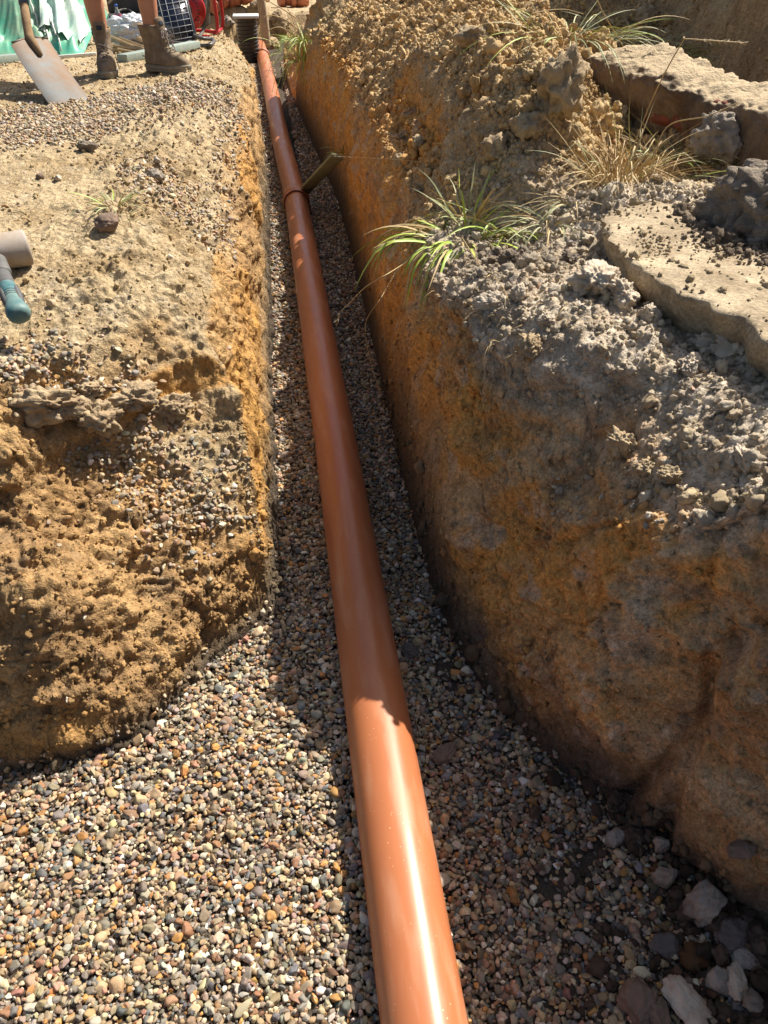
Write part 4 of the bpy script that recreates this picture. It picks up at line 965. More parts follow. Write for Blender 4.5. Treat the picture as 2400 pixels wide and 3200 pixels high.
def boot(parent, off, heading, mirror, open_=False, label=None):
    """heel at the origin, toe to +x; z up"""
    e = bpy.data.objects.new('boot', None); COL.objects.link(e); e.parent = parent; e.location = off; e.rotation_euler = (0, 0, heading)
    # sole with a heel block and a stepped welt
    zf = lambda x, y: .012*sstep(.15, .30, x)
    so_ = [super_ring(.128, 0, .155, .050, 0, zf=zf, p=2.8), super_ring(.128, 0, .160, .053, .006, zf=zf, p=2.8), super_ring(.128, 0, .158, .052, .016, zf=zf, p=2.8), super_ring(.128, 0, .163, .056, .020, zf=zf, p=2.8), super_ring(.128, 0, .163, .056, .030, zf=zf, p=2.8), super_ring(.128, 0, .157, .050, .036, zf=zf, p=2.8)]
    so_[0] = [Vector((q.x, q.y, q.z+(.010 if .085 < q.x < .125 else 0))) for q in so_[0]]
    autosmooth(mesh('sole', *loft(so_), bsole_m, e), 30)
    rg = []
    for (z, x0, x1, w_, tp) in ((.030, -.030, .286, .051, .05), (.045, -.032, .287, .053, .08), (.060, -.030, .283, .052, .10), (.076, -.027, .268, .050, .14), (.090, -.024, .235, .047, .16), (.104, -.022, .195, .044, .15), (.120, -.021, .160, .042, .12), (.138, -.022, .135, .041, .10), (.158, -.026, .122, .042, .05), (.180, -.031, .118, .045, .0), (.205, -.036, .118, .049, 0), (.222, -.040, .112, .052, 0), (.228, -.040, .100, .050, 0)):
        rg.append(super_ring((x0+x1)/2, 0, (x1-x0)/2, w_, z, 48, 2.3, tp, lambda x, y: .008*math.sin(x*60)*(x > .1)*(x < .22)*.35))
    ra = [q.copy() for q in rg[-1]]; inner = [Vector((.036+(q.x-.036)*.80, q.y*.80, q.z-.004)) for q in ra]; deep = [Vector((q.x, q.y, .13)) for q in inner]
    o = mesh('upper', *loft(rg+[inner, deep], True), boot_m, e); sub = o.modifiers.new('s', 'SUBSURF'); sub.levels = 1; sub.render_levels = 1
    # toe cap rim, quarter seam, padded collar
    tube('toe_seam', [Vector((.215+.02*math.cos(a), .053*math.sin(a), .066+.030*math.cos(a))) for a in np.linspace(-1.45, 1.45, 14)], .0022, boot_m, e, 6)
    tube('heel_seam', [Vector((-.033+.05*(1-math.cos(a)), .0525*math.sin(a), .075)) for a in np.linspace(-1.5, 1.5, 12)], .002, boot_m, e, 6)
    # tongue
    tg = []
    for s in np.linspace(0, 1, 7):
        z = .115+.150*s; x = .150-.050*s+(.030*s*s if open_ else .012*s*s); w_ = .024+.012*s
        tg.append([Vector((x+.007*math.cos(a)*1.0-.6*abs(math.sin(a))**2*.012, w_*math.sin(a), z+.004*math.cos(a))) for a in np.linspace(0, 2*PI, 17)[:-1]])
    o = mesh('tongue', *loft(tg), boot_m, e); o.modifiers.new('s', 'SUBSURF').levels = 1
    mesh('tongue_tab', *box_vf((.118+(.02 if open_ else .006), 0, .235), (.006, .030, .022), Matrix.Rotation(-.3, 3, 'Y'), .002), sock_m, e)
    # eyelet facings and laces
    gap = .030 if open_ else .020
    hooks = []
    for i in range(6):
        s = i/5; z = .098+.112*s; x = .190-.072*s
        hooks.append((x, gap*(.75+.5*s), z))
    for i in range(6):
        x, yv, z = hooks[i]
        for s_ in (-1, 1): mesh('eyelet', *lathe_vf([(.0018, 0), (.0042, .0005), (.0042, .002), (.0018, .0025)], 10, frame_to((1, 0, .5)), (x+.004, s_*yv, z)), lace_m, e)
        if not open_ or i < 3:
            if i < 5:
                x2, y2, z2 = hooks[i+1]
                for s_ in (-1, 1): tube('lace', cr([(x+.006, s_*yv, z), (x+.013-.004, 0, (z+z2)/2+.003*s_), (x2+.006, -s_*y2, z2)], 5), .0021, lace_m, e, 6)
    if not open_:
        x, yv, z = hooks[-1]
        for s_ in (-1, 1):
            tube('lace_bow', cr([(x+.012, 0, z-.01), (x+.030, s_*.030, z-.012), (x+.040, s_*.045, z-.040), (x+.030, s_*.020, z-.030), (x+.012, 0, z-.01)], 6), .0021, lace_m, e, 6)
            tube('lace_end', cr([(x+.012, 0, z-.01), (x+.045, s_*.012, z-.045), (x+.060, s_*.020, z-.09)], 6), .0021, lace_m, e, 6)
    else:
        tube('lace_end', cr([(.155, .02, .15), (.165, .055, .12), (.155, .062, .07), (.16, .068, .04)], 6), .0021, lace_m, e, 6)
    return e
zb = .5*(gz(*at(235, 180, .96).xy)+gz(*at(350, 178, .96).xy))
fA = at(236, 160, zb); fB = at(342, 158, zb)          # ankles, on the ground
fA.z = gz(fA.x, fA.y)+.006; fB.z = gz(fB.x, fB.y)+.006
base = (fA+fB)/2
person = thing('person', 'worker in shorts and muddy lace up boots standing on the left bank behind the shovel', 'person', base)
o = -base; a = fA+o; b = fB+o
hA, hB = math.radians(-84), math.radians(-38)
dA = V3(math.cos(hA), math.sin(hA), 0); dB = V3(math.cos(hB), math.sin(hB), 0)
boot(person, a-dA*.045, hA, 1, True); boot(person, b-dB*.045, hB, -1, False)
aj = a-dA*0+V3(0, 0, .10); bj = b+V3(0, 0, .10)
kA = a+V3(-.015, -.02, .50)+dA*.02; kB = b+V3(-.015, .0, .50)+dB*.02
hipc = (a+b)/2+V3(.01, .05, .93); hpA = hipc+V3(-.095, .0, -.03); hpB = hipc+V3(.095, 0, -.03)
shc = hipc+V3(-.02, -.10, .50); nk = shc+V3(0, -.03, .09); hd_ = nk+V3(0, -.05, .13)
sA = shc+V3(-.19, 0, 0); sB = shc+V3(.19, .0, 0)
grip_lo = at(50, 0, 1.45)+o          # hands meet the shovel shaft further up
SH0 = at(72, 80, 1.19); SH1 = at(50, 0, 1.335)
shd = (SH1-SH0).normalized()
hA1 = SH0+shd*.42+o; hB1 = SH0+shd*.70+o
eA = (sA+hA1)/2+V3(-.10, .10, -.06); eB = (sB+hB1)/2+V3(.02, -.14, -.10)
J = [(hipc, (.13, .10)), (hipc+V3(-.005, -.03, .20), (.125, .095)), (shc+V3(0, .02, -.08), (.15, .105)), (shc, (.10, .08)), (nk, .058), (nk+V3(0, -.02, .05), .055),
     (hpA, .088), (hpA.lerp(kA, .35), .082), (kA+V3(0, 0, .07), .058), (kA, .054), (kA.lerp(aj, .15), .050), (kA.lerp(aj, .38)+V3(0, .018, 0), .0575), (kA.lerp(aj, .65)+V3(0, .008, 0), .047), (kA.lerp(aj, .88), .037), (aj, .038),
     (hpB, .088), (hpB.lerp(kB, .35), .082), (kB+V3(0, 0, .07), .058), (kB, .054), (kB.lerp(bj, .15), .050), (kB.lerp(bj, .38)+V3(0, .018, 0), .0575), (kB.lerp(bj, .65)+V3(0, .008, 0), .047), (kB.lerp(bj, .88), .037), (bj, .038),
     (sA, .058), (sA.lerp(eA, .5), .046), (eA, .038), (eA.lerp(hA1, .3), .040), (eA.lerp(hA1, .85), .027), (sB, .058), (sB.lerp(eB, .5), .046), (eB, .038), (eB.lerp(hB1, .3), .040), (eB.lerp(hB1, .85), .027)]
E_ = [(0, 1), (1, 2), (2, 3), (3, 4), (4, 5), (0, 6), (6, 7), (7, 8), (8, 9), (9, 10), (10, 11), (11, 12), (12, 13), (13, 14), (0, 15), (15, 16), (16, 17), (17, 18), (18, 19), (19, 20), (20, 21), (21, 22), (22, 23), (3, 24), (24, 25), (25, 26), (26, 27), (27, 28), (3, 29), (29, 30), (30, 31), (31, 32), (32, 33)]
skin_body('body', J, E_, skin_m, person)
# hands with five fingers closed on the shaft
for (wr_, hh) in ((J[28][0], hA1), (J[33][0], hB1)):
    js = [(wr_, (.026, .020)), (wr_.lerp(hh, .6), (.036, .02)), (hh+(hh-wr_)*.12, (.040, .018))]; es = [(0, 1), (1, 2)]
    side = shd.normalized(); fw = (hh-wr_).normalized(); cr_ = side.cross(fw).normalized()
    for k, ln in enumerate((.9, 1.05, 1., .82)):
        b0_ = hh+(hh-wr_)*.1+side*(-.033+.022*k)+cr_*.012; n0 = len(js)
        js += [(b0_, .010), (b0_+fw*.028*ln, .0095), (b0_+fw*.038*ln-cr_*.025*ln, .009), (b0_+fw*.016-cr_*.042*ln, .008)]; es += [(2, n0), (n0, n0+1), (n0+1, n0+2), (n0+2, n0+3)]
    n0 = len(js); b0_ = hh-side*.035; js += [(b0_-cr_*.008, .013), (b0_+fw*.01-cr_*.035-side*.006, .011), (b0_+fw*.028-cr_*.042+side*.012, .009)]; es += [(1, n0), (n0, n0+1), (n0+1, n0+2)]
    skin_body('hand', js, es, skin_m, person, 1)
v, f = ico(4); v = v*(1+.04*np.clip(-v[:, 1], 0, 1)[:, None]); v = v*np.array((.078, .098, .120))
jaw = np.clip(-v[:, 2]/.12, 0, 1)[:, None]; v = v*(1-.25*jaw*np.array((1, .3, 0)))
mesh('head', v+np.array(hd_), f, skin_m, person)
for s_ in (-1, 1):
    mesh('ear', *lathe_vf([(.004, -.03), (.014, -.02), (.016, 0), (.012, .02), (.003, .03)], 12, Matrix.Diagonal((.4, 1, 1)), hd_+V3(s_*.079, .01, 0)), skin_m, person)
    mesh('eye', ico(2)[0]*.012+np.array(hd_+V3(s_*.030, -.088, .008)), ico(2)[1], hair_m, person)
mesh('nose', *lathe_vf([(.004, .035), (.010, .01), (.016, -.012), (.010, -.02)], 12, None, hd_+V3(0, -.100, -.008)), skin_m, person)
mesh('mouth', *box_vf(hd_+V3(0, -.090, -.052), (.045, .01, .006), None, .002), mat('lips', (.38, .14, .10), .5), person)
hv = ico(4)[0].copy(); mk_ = hv[:, 2] > -.1
hv = hv*np.array((.084, .104, .124)); hv[:, 1] += .012; hv[:, 2] = np.where(hv[:, 2] < .01, .01+(hv[:, 2]-.01)*(.6*(hv[:, 1] > 0)), hv[:, 2]); mesh('hair', hv+np.array(hd_)+np.array((0, .004, .010)), ico(4)[1], hair_m, person)
skin_body('shorts', [(hipc+V3(0, 0, .03), (.145, .115)), (hpA, .106), (hpA.lerp(kA, .5), .118), (hpA.lerp(kA, .88), .118), (hpB, .106), (hpB.lerp(kB, .5), .118), (hpB.lerp(kB, .88), .118)], [(0, 1), (1, 2), (2, 3), (0, 4), (4, 5), (5, 6)], short_m, person)
skin_body('shirt', [(hipc+V3(0, 0, .06), (.148, .118)), (J[1][0], (.145, .113)), (J[2][0], (.165, .12)), (shc, (.12, .095)), (sA, .074), (sA.lerp(eA, .55), .060), (sB, .074), (sB.lerp(eB, .55), .060)], [(0, 1), (1, 2), (2, 3), (3, 4), (4, 5), (3, 6), (6, 7)], shirt_m, person)
mesh('sock', *tube_vf([a+V3(0, 0, .10), a+V3(0, 0, .17), kA.lerp(aj, .72)], [.043, .043, .0475], 24), sock_m, person)

# ------------------------------------------------------------------ shovel
blade_m = mat('shovel_steel', (.15, .165, .165), .6, .4, .3, noise=(5, 1., (.17, .105, .06)), bump=[(40, .3, .002)])  # brown mix is mud, made heavier in place of shade on the blade
mud_m = mat('dried_mud', (.30, .20, .11), .95, .1, noise=(20, .8, (.22, .14, .08)), bump=[(60, .6, .004)])
blue_m = mat('blue_paint', (.035, .085, .17), .45, .5, noise=(9, .7, (.10, .10, .11)))
pbl = at(113, 228, gz(*at(113, 228, .95).xy)); pbr = at(196, 211, gz(*at(196, 211, .95).xy))
ax_w = (pbr-pbl); wdt = ax_w.length; cb = (pbl+pbr)/2
topc = at(63, 83, 1.185)
up_ = (topc-cb); up_ = up_-ax_w.normalized()*0; Lb = up_.length
t = thing('shovel', 'square mouth shovel with a worn blue shaft and muddy steel blade standing on the earth', 'shovel', cb)
M = Matrix((ax_w.normalized(), ax_w.normalized().cross(up_.normalized()), up_.normalized())).transposed()
nu, nv = 25, 31; Vv = []; hw = wdt/2
for side_ in (0, 1):
    for j in range(nv):
        for i in range(nu):
            u_ = i/(nu-1)*2-1; v_ = j/(nv-1); s = 1.0-.03*v_
            yy_ = -.014*(u_**4)*(1-.3*v_)*1.0-.010*math.sin(v_*PI)+(.0018 if side_ else 0)
            zt = Lb*v_; x_ = u_*hw*s
            if v_ > .93: zt = Lb*(.93+(v_-.93)*(1-.5*u_*u_ if abs(u_) < .98 else .45))
            if v_ == 0: zt = -.01
            Vv.append(M @ Vector((x_, yy_, zt)))
Ff = []
for sd in (0, 1):
    for j in range(nv-1):
        for i in range(nu-1):
            q = sd*nu*nv+j*nu+i; Ff.append((q, q+1, q+nu+1, q+nu))
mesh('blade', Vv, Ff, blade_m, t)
tl_ = topc-cb; axs = up_.normalized(); dd_ = (SH1-topc).normalized()
mesh('socket', *join(tube_vf([tl_-axs*.13+M @ V3(0, .004, 0), tl_-axs*.05+M @ V3(0, .008, 0), tl_+M @ V3(0, .006, 0), tl_+dd_*.06, tl_+dd_*.20], [.010, .020, .0225, .021, .0205], 20)), mud_m, t)
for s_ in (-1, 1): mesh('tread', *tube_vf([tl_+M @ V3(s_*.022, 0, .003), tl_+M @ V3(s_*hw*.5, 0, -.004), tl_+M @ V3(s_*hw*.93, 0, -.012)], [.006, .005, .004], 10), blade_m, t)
mesh('shaft', *tube_vf([tl_+dd_*.17, tl_+dd_*.35, tl_+dd_*.80], [.0235, .0205, .019], 20), blue_m, t)
ge = tl_+dd_*.80
mesh('handle', *join(tube_vf([ge, ge+dd_*.04+V3(-.05, 0, 0), ge+dd_*.10+V3(-.055, 0, 0)], .010, 10), tube_vf([ge, ge+dd_*.04+V3(.05, 0, 0), ge+dd_*.10+V3(.055, 0, 0)], .010, 10), tube_vf([ge+dd_*.10+V3(-.06, 0, 0), ge+dd_*.10+V3(.06, 0, 0)], .014, 14)), blk_m, t)

# ------------------------------------------------------------------ site clutter behind the worker
def G0(px, py, z=.8):
    p = gat(px, py, z); return p
dk_m = mat('black_plastic', (.02, .02, .022), .4, .5, noise=(20, .6, (.06, .055, .05)))
red_m = mat('red_paint', (.50, .012, .02), .3, .5, noise=(12, .4, (.36, .02, .02)), coat=.3)
wht_m = mat('white_print', (.85, .85, .83), .6)
silver_m = mat('silver_metal', (.55, .55, .56), .35, .5, .8)
lath_m = mat('grey_green_lath', (.23, .30, .27), .85, .2, noise=(25, .7, (.36, .36, .30)), bump=[(80, .3, .002)])
wood_m = mat('raw_wood', (.46, .34, .20), .85, .2, noise=(18, .8, (.34, .24, .14)), bump=[(50, .4, .003)])
hose_m = mat('black_hose', (.035, .035, .035), .45, .5, noise=(9, .8, (.15, .13, .11)))
# tarpaulin: a heaped sheet with folds
tarp_m = mat('green_tarp', (.03, .42, .27), .4, .5, noise=(3.2, .8, (.30, .38, .24)), bump=[(30, .3, .006), (120, .25, .002)])
p0 = G0(-70, 122); p1 = G0(172, 112); c0 = (p0+p1)/2
t = thing('tarpaulin', 'crumpled bright green tarpaulin heaped behind the shovel', 'tarpaulin', c0)
wv = (p1-p0); wl = wv.length; wd_ = wv.normalized(); bd = V3(-wd_.y, wd_.x, 0); nu, nv = 150, 100
U, W_ = np.meshgrid(np.linspace(-.12, 1, nu), np.linspace(0, 1, nv))
hgt = (.50*sstep(0, .6, W_)-.10*sstep(.6, 1, W_))*(1-.55*sstep(.55, 1.0, U)-.25*sstep(.86, 1.0, U))
fold = .10*(1-2*np.abs(pn(U*4+W_*2.8, W_*3.5, U*0, 141)))+.055*(1-2*np.abs(pn(U*9-W_*5, W_*6, U*0, 142)))+.012*pn(U*30, W_*20, U*0, 143)
env = sstep(0, .08, W_)*sstep(1.02, .9, U)
Zt = np.clip(hgt+fold*env, .004, 9)*np.where(W_ < .02, .2, 1); dep_ = .03+1.35*W_+fold*.7*env
base_ = np.array(c0-wv/2); Pt = base_+U[..., None]*np.array(wv)+dep_[..., None]*np.array(bd)+Zt[..., None]*np.array((0, 0, 1))-np.array(c0)
ii = np.arange(nu*nv).reshape(nv, nu); Fq = [tuple(q) for q in np.stack([ii[:-1, :-1], ii[:-1, 1:], ii[1:, 1:], ii[1:, :-1]], -1).reshape(-1, 4)]
sh = mesh('sheet', Pt.reshape(-1, 3), Fq, tarp_m, t); so_m = sh.modifiers.new('thick', 'SOLIDIFY'); so_m.thickness = .003
cord_m = mat('white_cord', (.62, .62, .56), .8)
pale_m = mat('pale_tarp', (.42, .60, .52), .5, .3, noise=(6, .8, (.55, .62, .5)), bump=[(40, .4, .005)])
def onsheet(u_, w_, up=.012):
    i = int(np.clip((u_+.12)/1.12, 0, 1)*(nu-1)); j = int(w_*(nv-1)); return Vector(Pt[j, i])+V3(0, -up*.6, up)
for (ua, wa, ub, wb) in ((.30, .62, .82, .03), (.60, .50, .66, .12), (.1, .55, .45, .34), (.45, .34, .72, .05)):
    tube('cord', [onsheet(ua+(ub-ua)*q, wa+(wb-wa)*q) for q in np.linspace(0, 1, 40)], .006, cord_m, t, 6)
# hem folded back, in a paler colour than the sheet
vv = [onsheet(.62+.36*a_, .10+.32*b_+.04*math.sin(a_*9), .02+.02*math.sin(a_*14+b_*5)) for b_ in np.linspace(0, 1, 12) for a_ in np.linspace(0, 1, 24)]
mesh('turned_back_flap', vv, [(j*24+i, j*24+i+1, (j+1)*24+i+1, (j+1)*24+i) for j in range(11) for i in range(23)], pale_m, t)
# laths
def lath(name, label, pa, pb, h, th, m, cat='board', group=None):
    pa, pb = Vector(pa), Vector(pb); M = frame_to((pb-pa).normalized(), (0, 0, 1)); o = mesh(name, *box_vf((0, 0, 0), (h, th, (pb-pa).length), M, .003), m)
    o.location = (pa+pb)/2+V3(0, 0, h/2); return tag(o, label, cat, group)
g9 = 'painted timber boards on the ground'
lath('board', 'grey green timber board lying on the earth between the worker and the hose', G0(262, 126), G0(418, 96), .045, .075, lath_m, 'board', g9)
lath('board', 'grey green timber board under the tarpaulin edge behind the shovel', G0(-40, 131), G0(112, 118), .045, .06, lath_m, 'board', g9)
lath('board', 'thin pale lath at the tarpaulin foot beside the left boot', G0(122, 118), G0(205, 112), .02, .02, cord_m, 'lath')
# bundle of sticks
t = thing('stick_bundle', 'loose bundle of split wooden pegs lying behind the boots', 'sticks', G0(300, 105)); o = -t.location
rs_ = random.Random(5)
for i in range(13):
    a = G0(248+rs_.uniform(-10, 25), 88+rs_.uniform(-6, 22)); b = G0(330+rs_.uniform(-25, 25), 108+rs_.uniform(-8, 8)); z_ = rs_.uniform(.01, .08)
    mesh('stick', *tube_vf([a+o+V3(0, 0, z_+.03*rs_.random()), (a+b)/2+o+V3(0, 0, z_), b+o+V3(0, 0, z_*.4+.01)], rs_.uniform(.007, .014), 6), wood_m, t, False)
# white crumpled plastic
p = G0(292, 92); wp_m = mat('white_plastic_sack', (.62, .63, .64), .3, .5, bump=[(25, .7, .02)])
v, f = ico(5); v = v*(1+.25*billow(v[:, 0]*2.2, v[:, 1]*2.2, v[:, 2]*2.2, 3, 151)+.1*fbm(v[:, 0]*2, v[:, 1]*2, v[:, 2]*2, 2, 152))[:, None]
o = mesh('plastic_sack', v*np.array((.20, .12, .11)), f, wp_m); o.location = p+V3(0, .1, .09); tag(o, 'crumpled white plastic sack between the boots and the black case', 'sack')
# black case behind
case_m = mat('dark_case', (.045, .043, .04), .6, .4, noise=(8, .7, (.10, .095, .085)))
p = G0(290, 66); t = thing('tool_case', 'dark open tool case behind the worker legs', 'case', p+V3(0, .25, 0))
mesh('lower_shell', *box_vf((0, 0, .09), (.62, .34, .18), None, .02), case_m, t)
mesh('lid', *box_vf((0, .20, .33), (.62, .06, .32), Matrix.Rotation(-.15, 3, 'X'), .02), case_m, t)
mesh('handle', *tube_vf([(-.07, -.18, .10), (-.07, -.215, .11), (.07, -.215, .11), (.07, -.18, .10)], .008, 8), silver_m, t)
p = G0(275, 60); t = thing('tan_box', 'tan cardboard box standing behind the dark case', 'box', p+V3(.05, .75, 0)); card_m = mat('cardboard', (.30, .22, .13), .9, .1, noise=(5, .6, (.22, .16, .1)))
mesh('box_body', *box_vf((0, 0, .2), (.50, .35, .40), None, .004), card_m, t); mesh('flap', *box_vf((.0, -.2, .40), (.48, .12, .006), Matrix.Rotation(.5, 3, 'X')), card_m, t)
# water bottle
p = G0(262, 78); t = thing('water_bottle', 'clear plastic water bottle with a blue and red label standing by the case', 'bottle', p+V3(-.02, .12, 0))
cl_m = mat('clear_plastic', (.55, .62, .66), .12, .5, trans=.7); lb_m = mat('bottle_label', (.12, .22, .50), .5, .4, noise=(26, 1., (.55, .10, .15)))
mesh('bottle_body', *lathe_vf([(.03, 0), (.036, .01), (.036, .14), (.034, .15), (.036, .16), (.036, .21), (.014, .27), (.013, .29)], 24), cl_m, t)
mesh('label', *lathe_vf([(.0368, .15), (.0368, .225)], 24, caps=False), lb_m, t); mesh('cap', *lathe_vf([(.016, .285), (.016, .305), (.014, .308)], 16), mat('blue_cap', (.03, .12, .5), .4), t)
# solar panel, tilted back
pc_m = mat('solar_cell', (.012, .016, .032), .18, .6); pf_m = mat('panel_frame', (.03, .032, .035), .4, .5); ln_m = mat('panel_lines', (.36, .37, .38), .5)
q0 = G0(384, 84); t = thing('solar_panel', 'small tilted solar panel with a white grid beside the red engine', 'solar panel', q0)
t.rotation_euler = (-.62, -.13, .10); PWd, PHt = .30, .42
mesh('frame', *box_vf((0, 0, PHt/2), (PWd, .018, PHt), None, .004), pf_m, t)
mesh('glass', *box_vf((0, -.0105, PHt/2), (PWd-.03, .003, PHt-.03)), pc_m, t)
for i in range(6): x_ = -PWd/2+.02+(PWd-.04)*i/5; mesh('grid_line', *box_vf((x_, -.0135, PHt/2), (.0032, .002, PHt-.04)), ln_m, t)
for j in range(9): z_ = .02+(PHt-.04)*j/8; mesh('grid_line', *box_vf((0, -.0138, z_), (PWd-.04, .002, .0028)), ln_m, t)
# engine in a red tube frame
e0 = G0(418, 72); t = thing('engine', 'red petrol engine with a round recoil starter in a red tube frame', 'engine', e0); t.rotation_euler = (0, 0, -.10)
def fr(y_): return cr([(-.20, y_, .03), (-.215, y_, .30), (-.20, y_, .50), (0, y_, .53), (.20, y_, .50), (.215, y_, .30), (.20, y_, .03), (0, y_, .012), (-.20, y_, .03)], 6)
for y_ in (-.02, .36): tube('frame_hoop', fr(y_), .015, red_m, t, 10)
for (x_, z_) in ((-.2, .5), (.2, .5), (-.2, .03), (.2, .03)): tube('cross_tube', [(x_, -.02, z_), (x_, .36, z_)], .014, red_m, t, 10)
mesh('block', *box_vf((-.02, .16, .20), (.28, .26, .26), None, .02), dk_m, t)
mesh('fuel_tank', *box_vf((0, .15, .42), (.32, .24, .14), None, .035), red_m, t)
Mc = frame_to((0, -1, 0), (1, 0, 0)); cc = Vector((-.03, .02, .21))
mesh('starter_cover', *lathe_vf([(.152, -.02), (.155, .02), (.148, .034), (.12, .038), (.112, .052), (.085, .062), (.05, .064)], 64, Mc, cc), red_m, t)
for k in range(22):
    a_ = 2*PI*k/22; M = Mc @ Matrix.Rotation(a_, 3, 'Z'); mesh('vent_slot', *box_vf(cc+M @ V3(.098, 0, .0585), (.022, .007, .008), M), dk_m, t)
mesh('badge_disc', *lathe_vf([(.040, .063), (.040, .068), (.036, .069)], 32, Mc, cc), dk_m, t)
for (tx, sz_, z_) in (('6.0', .040, .228), ('HP', .026, .196)):
    cu = bpy.data.curves.new('badge_text', 'FONT'); cu.body = tx; cu.size = sz_; cu.align_x = 'CENTER'; cu.align_y = 'CENTER'; cu.extrude = .001; cu.materials.append(wht_m)
    o = bpy.data.objects.new('badge_text', cu); COL.objects.link(o); o.parent = t; o.location = (-.03, .02-.0702, z_); o.rotation_euler = (PI/2, 0, 0)
for (x_, z_) in ((-.115, .29), (.06, .29), (.06, .12), (-.115, .12)): mesh('bolt', *lathe_vf([(.007, 0), (.007, .006)], 8, Mc, Vector((x_, -.015, z_))), silver_m, t)
# hoses
g10 = 'black hoses and cable lying by the engine'
def hose(label, pts, r=.013):
    o = tube('hose', cr(pts, 10), r, hose_m, None, 10); tag(o, label, 'hose', g10)
e = Vector(e0)
q = lambda px, py, up: G0(px, py)+V3(0, 0, up)
hose('thick black hose arching over the engine from the tarpaulin side', [q(245, 66, .30), q(300, 80, .42), q(350, 78, .48), e+V3(-.12, -.15, .52), e+V3(.10, -.18, .50), e+V3(.17, -.2, .28), e+V3(.08, -.18, .05), q(400, 92, .02), q(360, 98, .015)], .014)
hose('black hose looping on the earth in front of the solar panel', [q(350, 62, .22), q(385, 66, .16), q(420, 80, .04), q(452, 86, .015), q(455, 93, .015), q(430, 95, .015), q(395, 92, .015), q(350, 90, .02)], .014)
hose('thin black cable lying behind the boots', [q(243, 78, .05), q(262, 66, .22), q(285, 62, .20), q(300, 78, .05), q(318, 92, .02)], .010)
hose('second thin black cable curving by the white sack', [q(268, 72, .12), q(288, 66, .16), q(305, 74, .10), q(316, 88, .02)], .010)

# ------------------------------------------------------------------ beyond the trench end
bp_m = mat('black_duct', (.018, .018, .02), .5, .4)
g11 = 'black ducts stacked beyond the engine'
def duct(label, pa, pb, r, m=None, name='duct', cat='duct', grp=None):
    pa, pb = Vector(pa), Vector(pb); c = pa; t = thing(name, label, cat, c, grp); M = frame_to(pb-pa, (0, 0, 1)); L_ = (pb-pa).length
    mesh('barrel', *lathe_vf([(r, 0), (r, L_)], 32, M, caps=False), m or bp_m, t); mesh('rim', *lathe_vf([(r*.88, .0), (r*1.08, -.006), (r*1.1, .02), (r*1.08, .06), (r, .065)], 32, M, caps=False), m or bp_m, t)
    mesh('bore', *lathe_vf([(r*.88, 0), (r*.88, L_)], 32, M, caps=False), bp_m, t); return t
a = G0(464, 36); duct('big black duct with its open end toward the trench', a+V3(0, 0, .16), a+V3(-.5, 1.6, .18), .15, None, 'duct', 'duct', g11)
a = G0(447, 22); duct('black duct lying behind the open ended one', a+V3(0, 0, .12), a+V3(-.9, 1.4, .12), .12, None, 'duct', 'duct', g11)
cap_m = mat('terracotta_plastic', (.50, .17, .085), .45, .4, noise=(6, .5, (.42, .14, .07)))
g12 = 'orange pipe fittings beyond the trench end'
for (px, py, L_, lab, dr_) in ((484, 22, .30, 'orange pipe coupling lying on its side next to the black duct', V3(.8, .6, .1)), (455, 28, .22, 'orange fitting half hidden behind the engine frame', V3(.3, 1, 0)), (512, 9, .3, 'orange fitting left of the wooden stake top', V3(1, .5, 0)),
                           (548, 6, .3, 'orange fitting behind the wooden stake', V3(1, .4, 0)), (600, 8, .4, 'orange fitting right of the wooden stake', V3(1, .4, 0)), (628, 8, .3, 'rightmost orange fitting beyond the pit', V3(1, .2, 0))):
    a = G0(px, py, .5)+V3(0, 0, .10); d = dr_.normalized(); t = thing('pipe_fitting', lab, 'pipe fitting', a, g12); M = frame_to(d, (0, 0, 1))
    mesh('sleeve', *lathe_vf([(.085, 0), (.09, .0), (.105, .01), (.105, .07), (.092, .085), (.092, L_*.5), (.105, L_*.52), (.105, L_*.7), (.088, L_*.74), (.088, L_)], 32, M, caps=True), cap_m, t)
    mesh('sealing_ring', *lathe_vf([(.100, .085), (.108, .09), (.108, .105), (.100, .11)], 32, M, caps=False), seal_m, t)
# ribbed inspection chamber with its pale lid
top = at(531, 37, .62); fy = top.y; zb_ = float(bed(np.array([top.x]), np.array([fy]))[0]) if fy < 13 else .15
t = thing('inspection_chamber', 'black ribbed plastic inspection chamber with a flat pale lid standing in the pit', 'inspection chamber', (top.x, top.y, zb_)); H_ = .62-zb_; pr = []; rr_ = .125
for k in range(12):
    z_ = H_*k/12; pr += [(rr_, z_), (rr_, z_+H_/40), (rr_+.014, z_+H_/30), (rr_+.014, z_+H_/17), (rr_, z_+H_/14)]
autosmooth(mesh('ribbed_shaft', *lathe_vf(pr+[(rr_, H_-.01)], 48), dk_m, t), 30)
lid_m = mat('pale_lid', (.50, .50, .47), .7, .3); mesh('lid', *box_vf((0, 0, H_+.012), (.33, .33, .03), None, .006), lid_m, t)
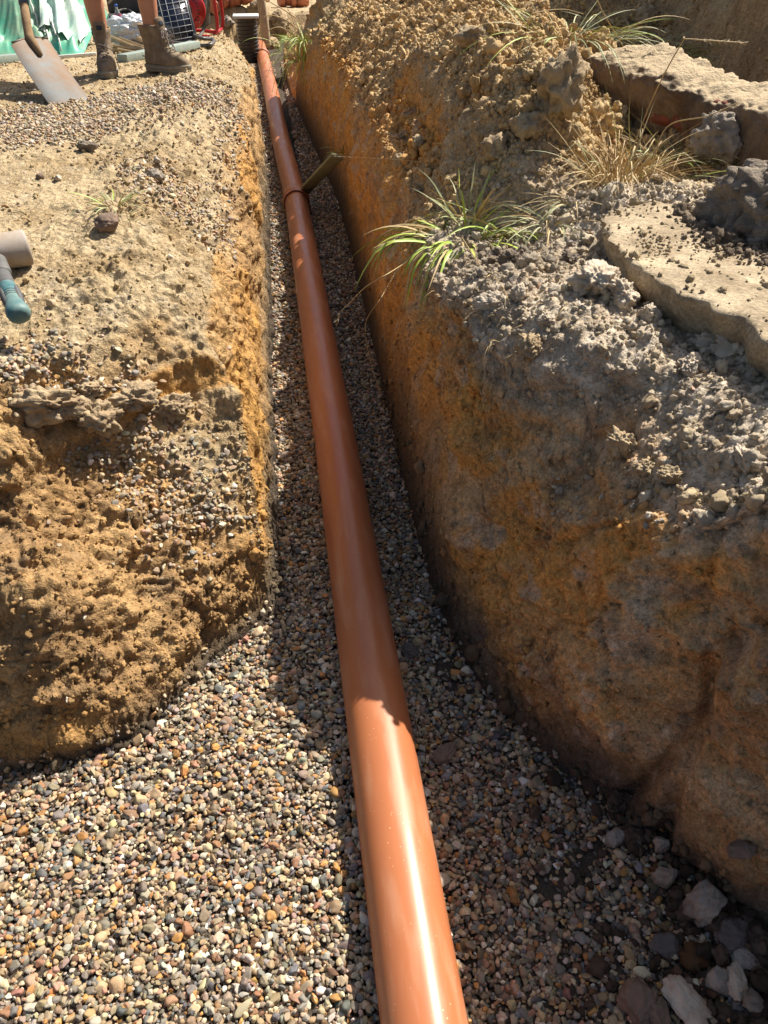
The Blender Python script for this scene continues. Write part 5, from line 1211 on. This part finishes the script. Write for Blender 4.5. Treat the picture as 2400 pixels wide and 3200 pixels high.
# round wooden stake
sb = at(576, 88, .25); stp = at(566, -60, 1.15); stp = Vector((sb.x-.10, sb.y+.02, 1.45))
t = thing('wooden_stake', 'round bleached wooden stake standing in the pit at the trench end', 'stake', sb)
stm = mat('bleached_wood', (.50, .40, .26), .85, .2, noise=(14, .8, (.36, .26, .16)), bump=[(40, .5, .004)])
mesh('pole', *tube_vf(cr([(0, 0, -.1), (sb.lerp(stp, .3)-sb)+V3(.008, 0, 0), (sb.lerp(stp, .7)-sb)-V3(.006, 0, 0), stp-sb], 6), [.062]*10+[.055]*9, 14), stm, t)
g13 = 'clods round the pit'
for (px, py, d, sd, lab) in ((590, 96, (.12, .1, .09), 1, 'clod on the trench floor below the stake'), (610, 60, (.12, .12, .12), 2, 'clay lump in the pit wall right of the stake'), (498, 60, (.10, .08, .08), 3, 'grey stone slab on the lip before the chamber'), (600, 40, (.14, .10, .10), 4, 'clay clod above the pit right of the stake'), (548, 24, (.18, .12, .12), 5, 'clay clod on the pit edge behind the chamber')):
    p = gat(px, py, .5); rock('clod', lab, 'clod', p, d, 900+sd, clay_m if sd != 3 else greyst_m, sd, 0, g13, 4, .25, .25, .3)
for i in range(3):
    a = gat(620, 75, .5); stem(['dead root bending over the pit by the stake', 'forked dead root crossing the pit', 'thin dead root above the pit wall'][i], [a+V3(.1, 0, .1*i), a+V3(-.1, -.1, .12+.1*i), a+V3(-.28, -.1, .05+.16*i), a+V3(-.33, -.05, -.12+.1*i)], .007)

# crumbs lying on the slab and rolling off the topsoil heap
n = 15000; k_ = RNG.uniform(0, 1, (n, 2)); sx_, sy_ = .62+k_[:, 0]*1.1, 1.15+k_[:, 1]*1.7
from mathutils.geometry import intersect_point_tri_2d
poly_ = [(q.x, q.y) for q in pl]; ins_ = np.zeros(n, bool)
for (x0, y0), (x1, y1) in zip(poly_, poly_[1:]+poly_[:1]):
    c_ = (y0 > sy_) != (y1 > sy_); xi_ = (x1-x0)*(sy_-y0)/((y1-y0) or 1e-9)+x0; ins_ ^= c_ & (sx_ < xi_)
hx, hy = p_heap = (at(1660, 545, .985).x+.20, at(1660, 545, .985).y+.16)
hd2 = np.hypot(sx_-hx, sy_-hy); keep_ = ins_ & (RNG.uniform(0, 1, n) < .16+.9*sstep(.42, .26, hd2)+.5*sstep(.5, .8, fbm(sx_*5, sy_*5, sx_*0, 2, 281)*.5+.5))
sx_, sy_, hd2 = sx_[keep_], sy_[keep_], hd2[keep_]; n = len(sx_); size = np.clip(RNG.lognormal(math.log(.0030), .6, n), .0010, .014)*(1+.6*(hd2 < .35))
tint = np.where((hd2 < .38)[:, None], np.array((.26, .205, .15)), np.array((.54, .43, .28)))*RNG.uniform(.7, 1.25, (n, 1))
scatter('path_crumbs', np.c_[sx_, sy_, np.full(n, .968+ZS)+size*.3], RNG.uniform(0, 6.28, (n, 3)), size[:, None]*RNG.uniform(.75, 1.25, (n, 3)), tint, clo, clod_m, 'earth crumbs and grit lying on the concrete path', 10)

# fine roots hanging from the torn lip of the right bank
rs_ = random.Random(9); vf_ = []
for i in range(46):
    q = gat(rs_.uniform(870, 1230), rs_.uniform(620, 800), .8)
    L_ = rs_.uniform(.03, .11); d_ = V3(rs_.uniform(-.8, -.2), rs_.uniform(-.8, .2), rs_.uniform(-.4, .5)).normalized(); c_ = [q]
    for k in range(6): c_.append(c_[-1]+d_*L_/6); d_ = (d_+V3(rs_.gauss(0, .35), rs_.gauss(0, .35), -.35)).normalized()
    vf_.append(tube_vf(c_, list(np.linspace(.0011, .0004, 7)), 4))
tag(mesh('fine_roots', *join(*vf_), straw_m), 'fine dry roots poking from the torn lip of the right bank', kind='stuff')
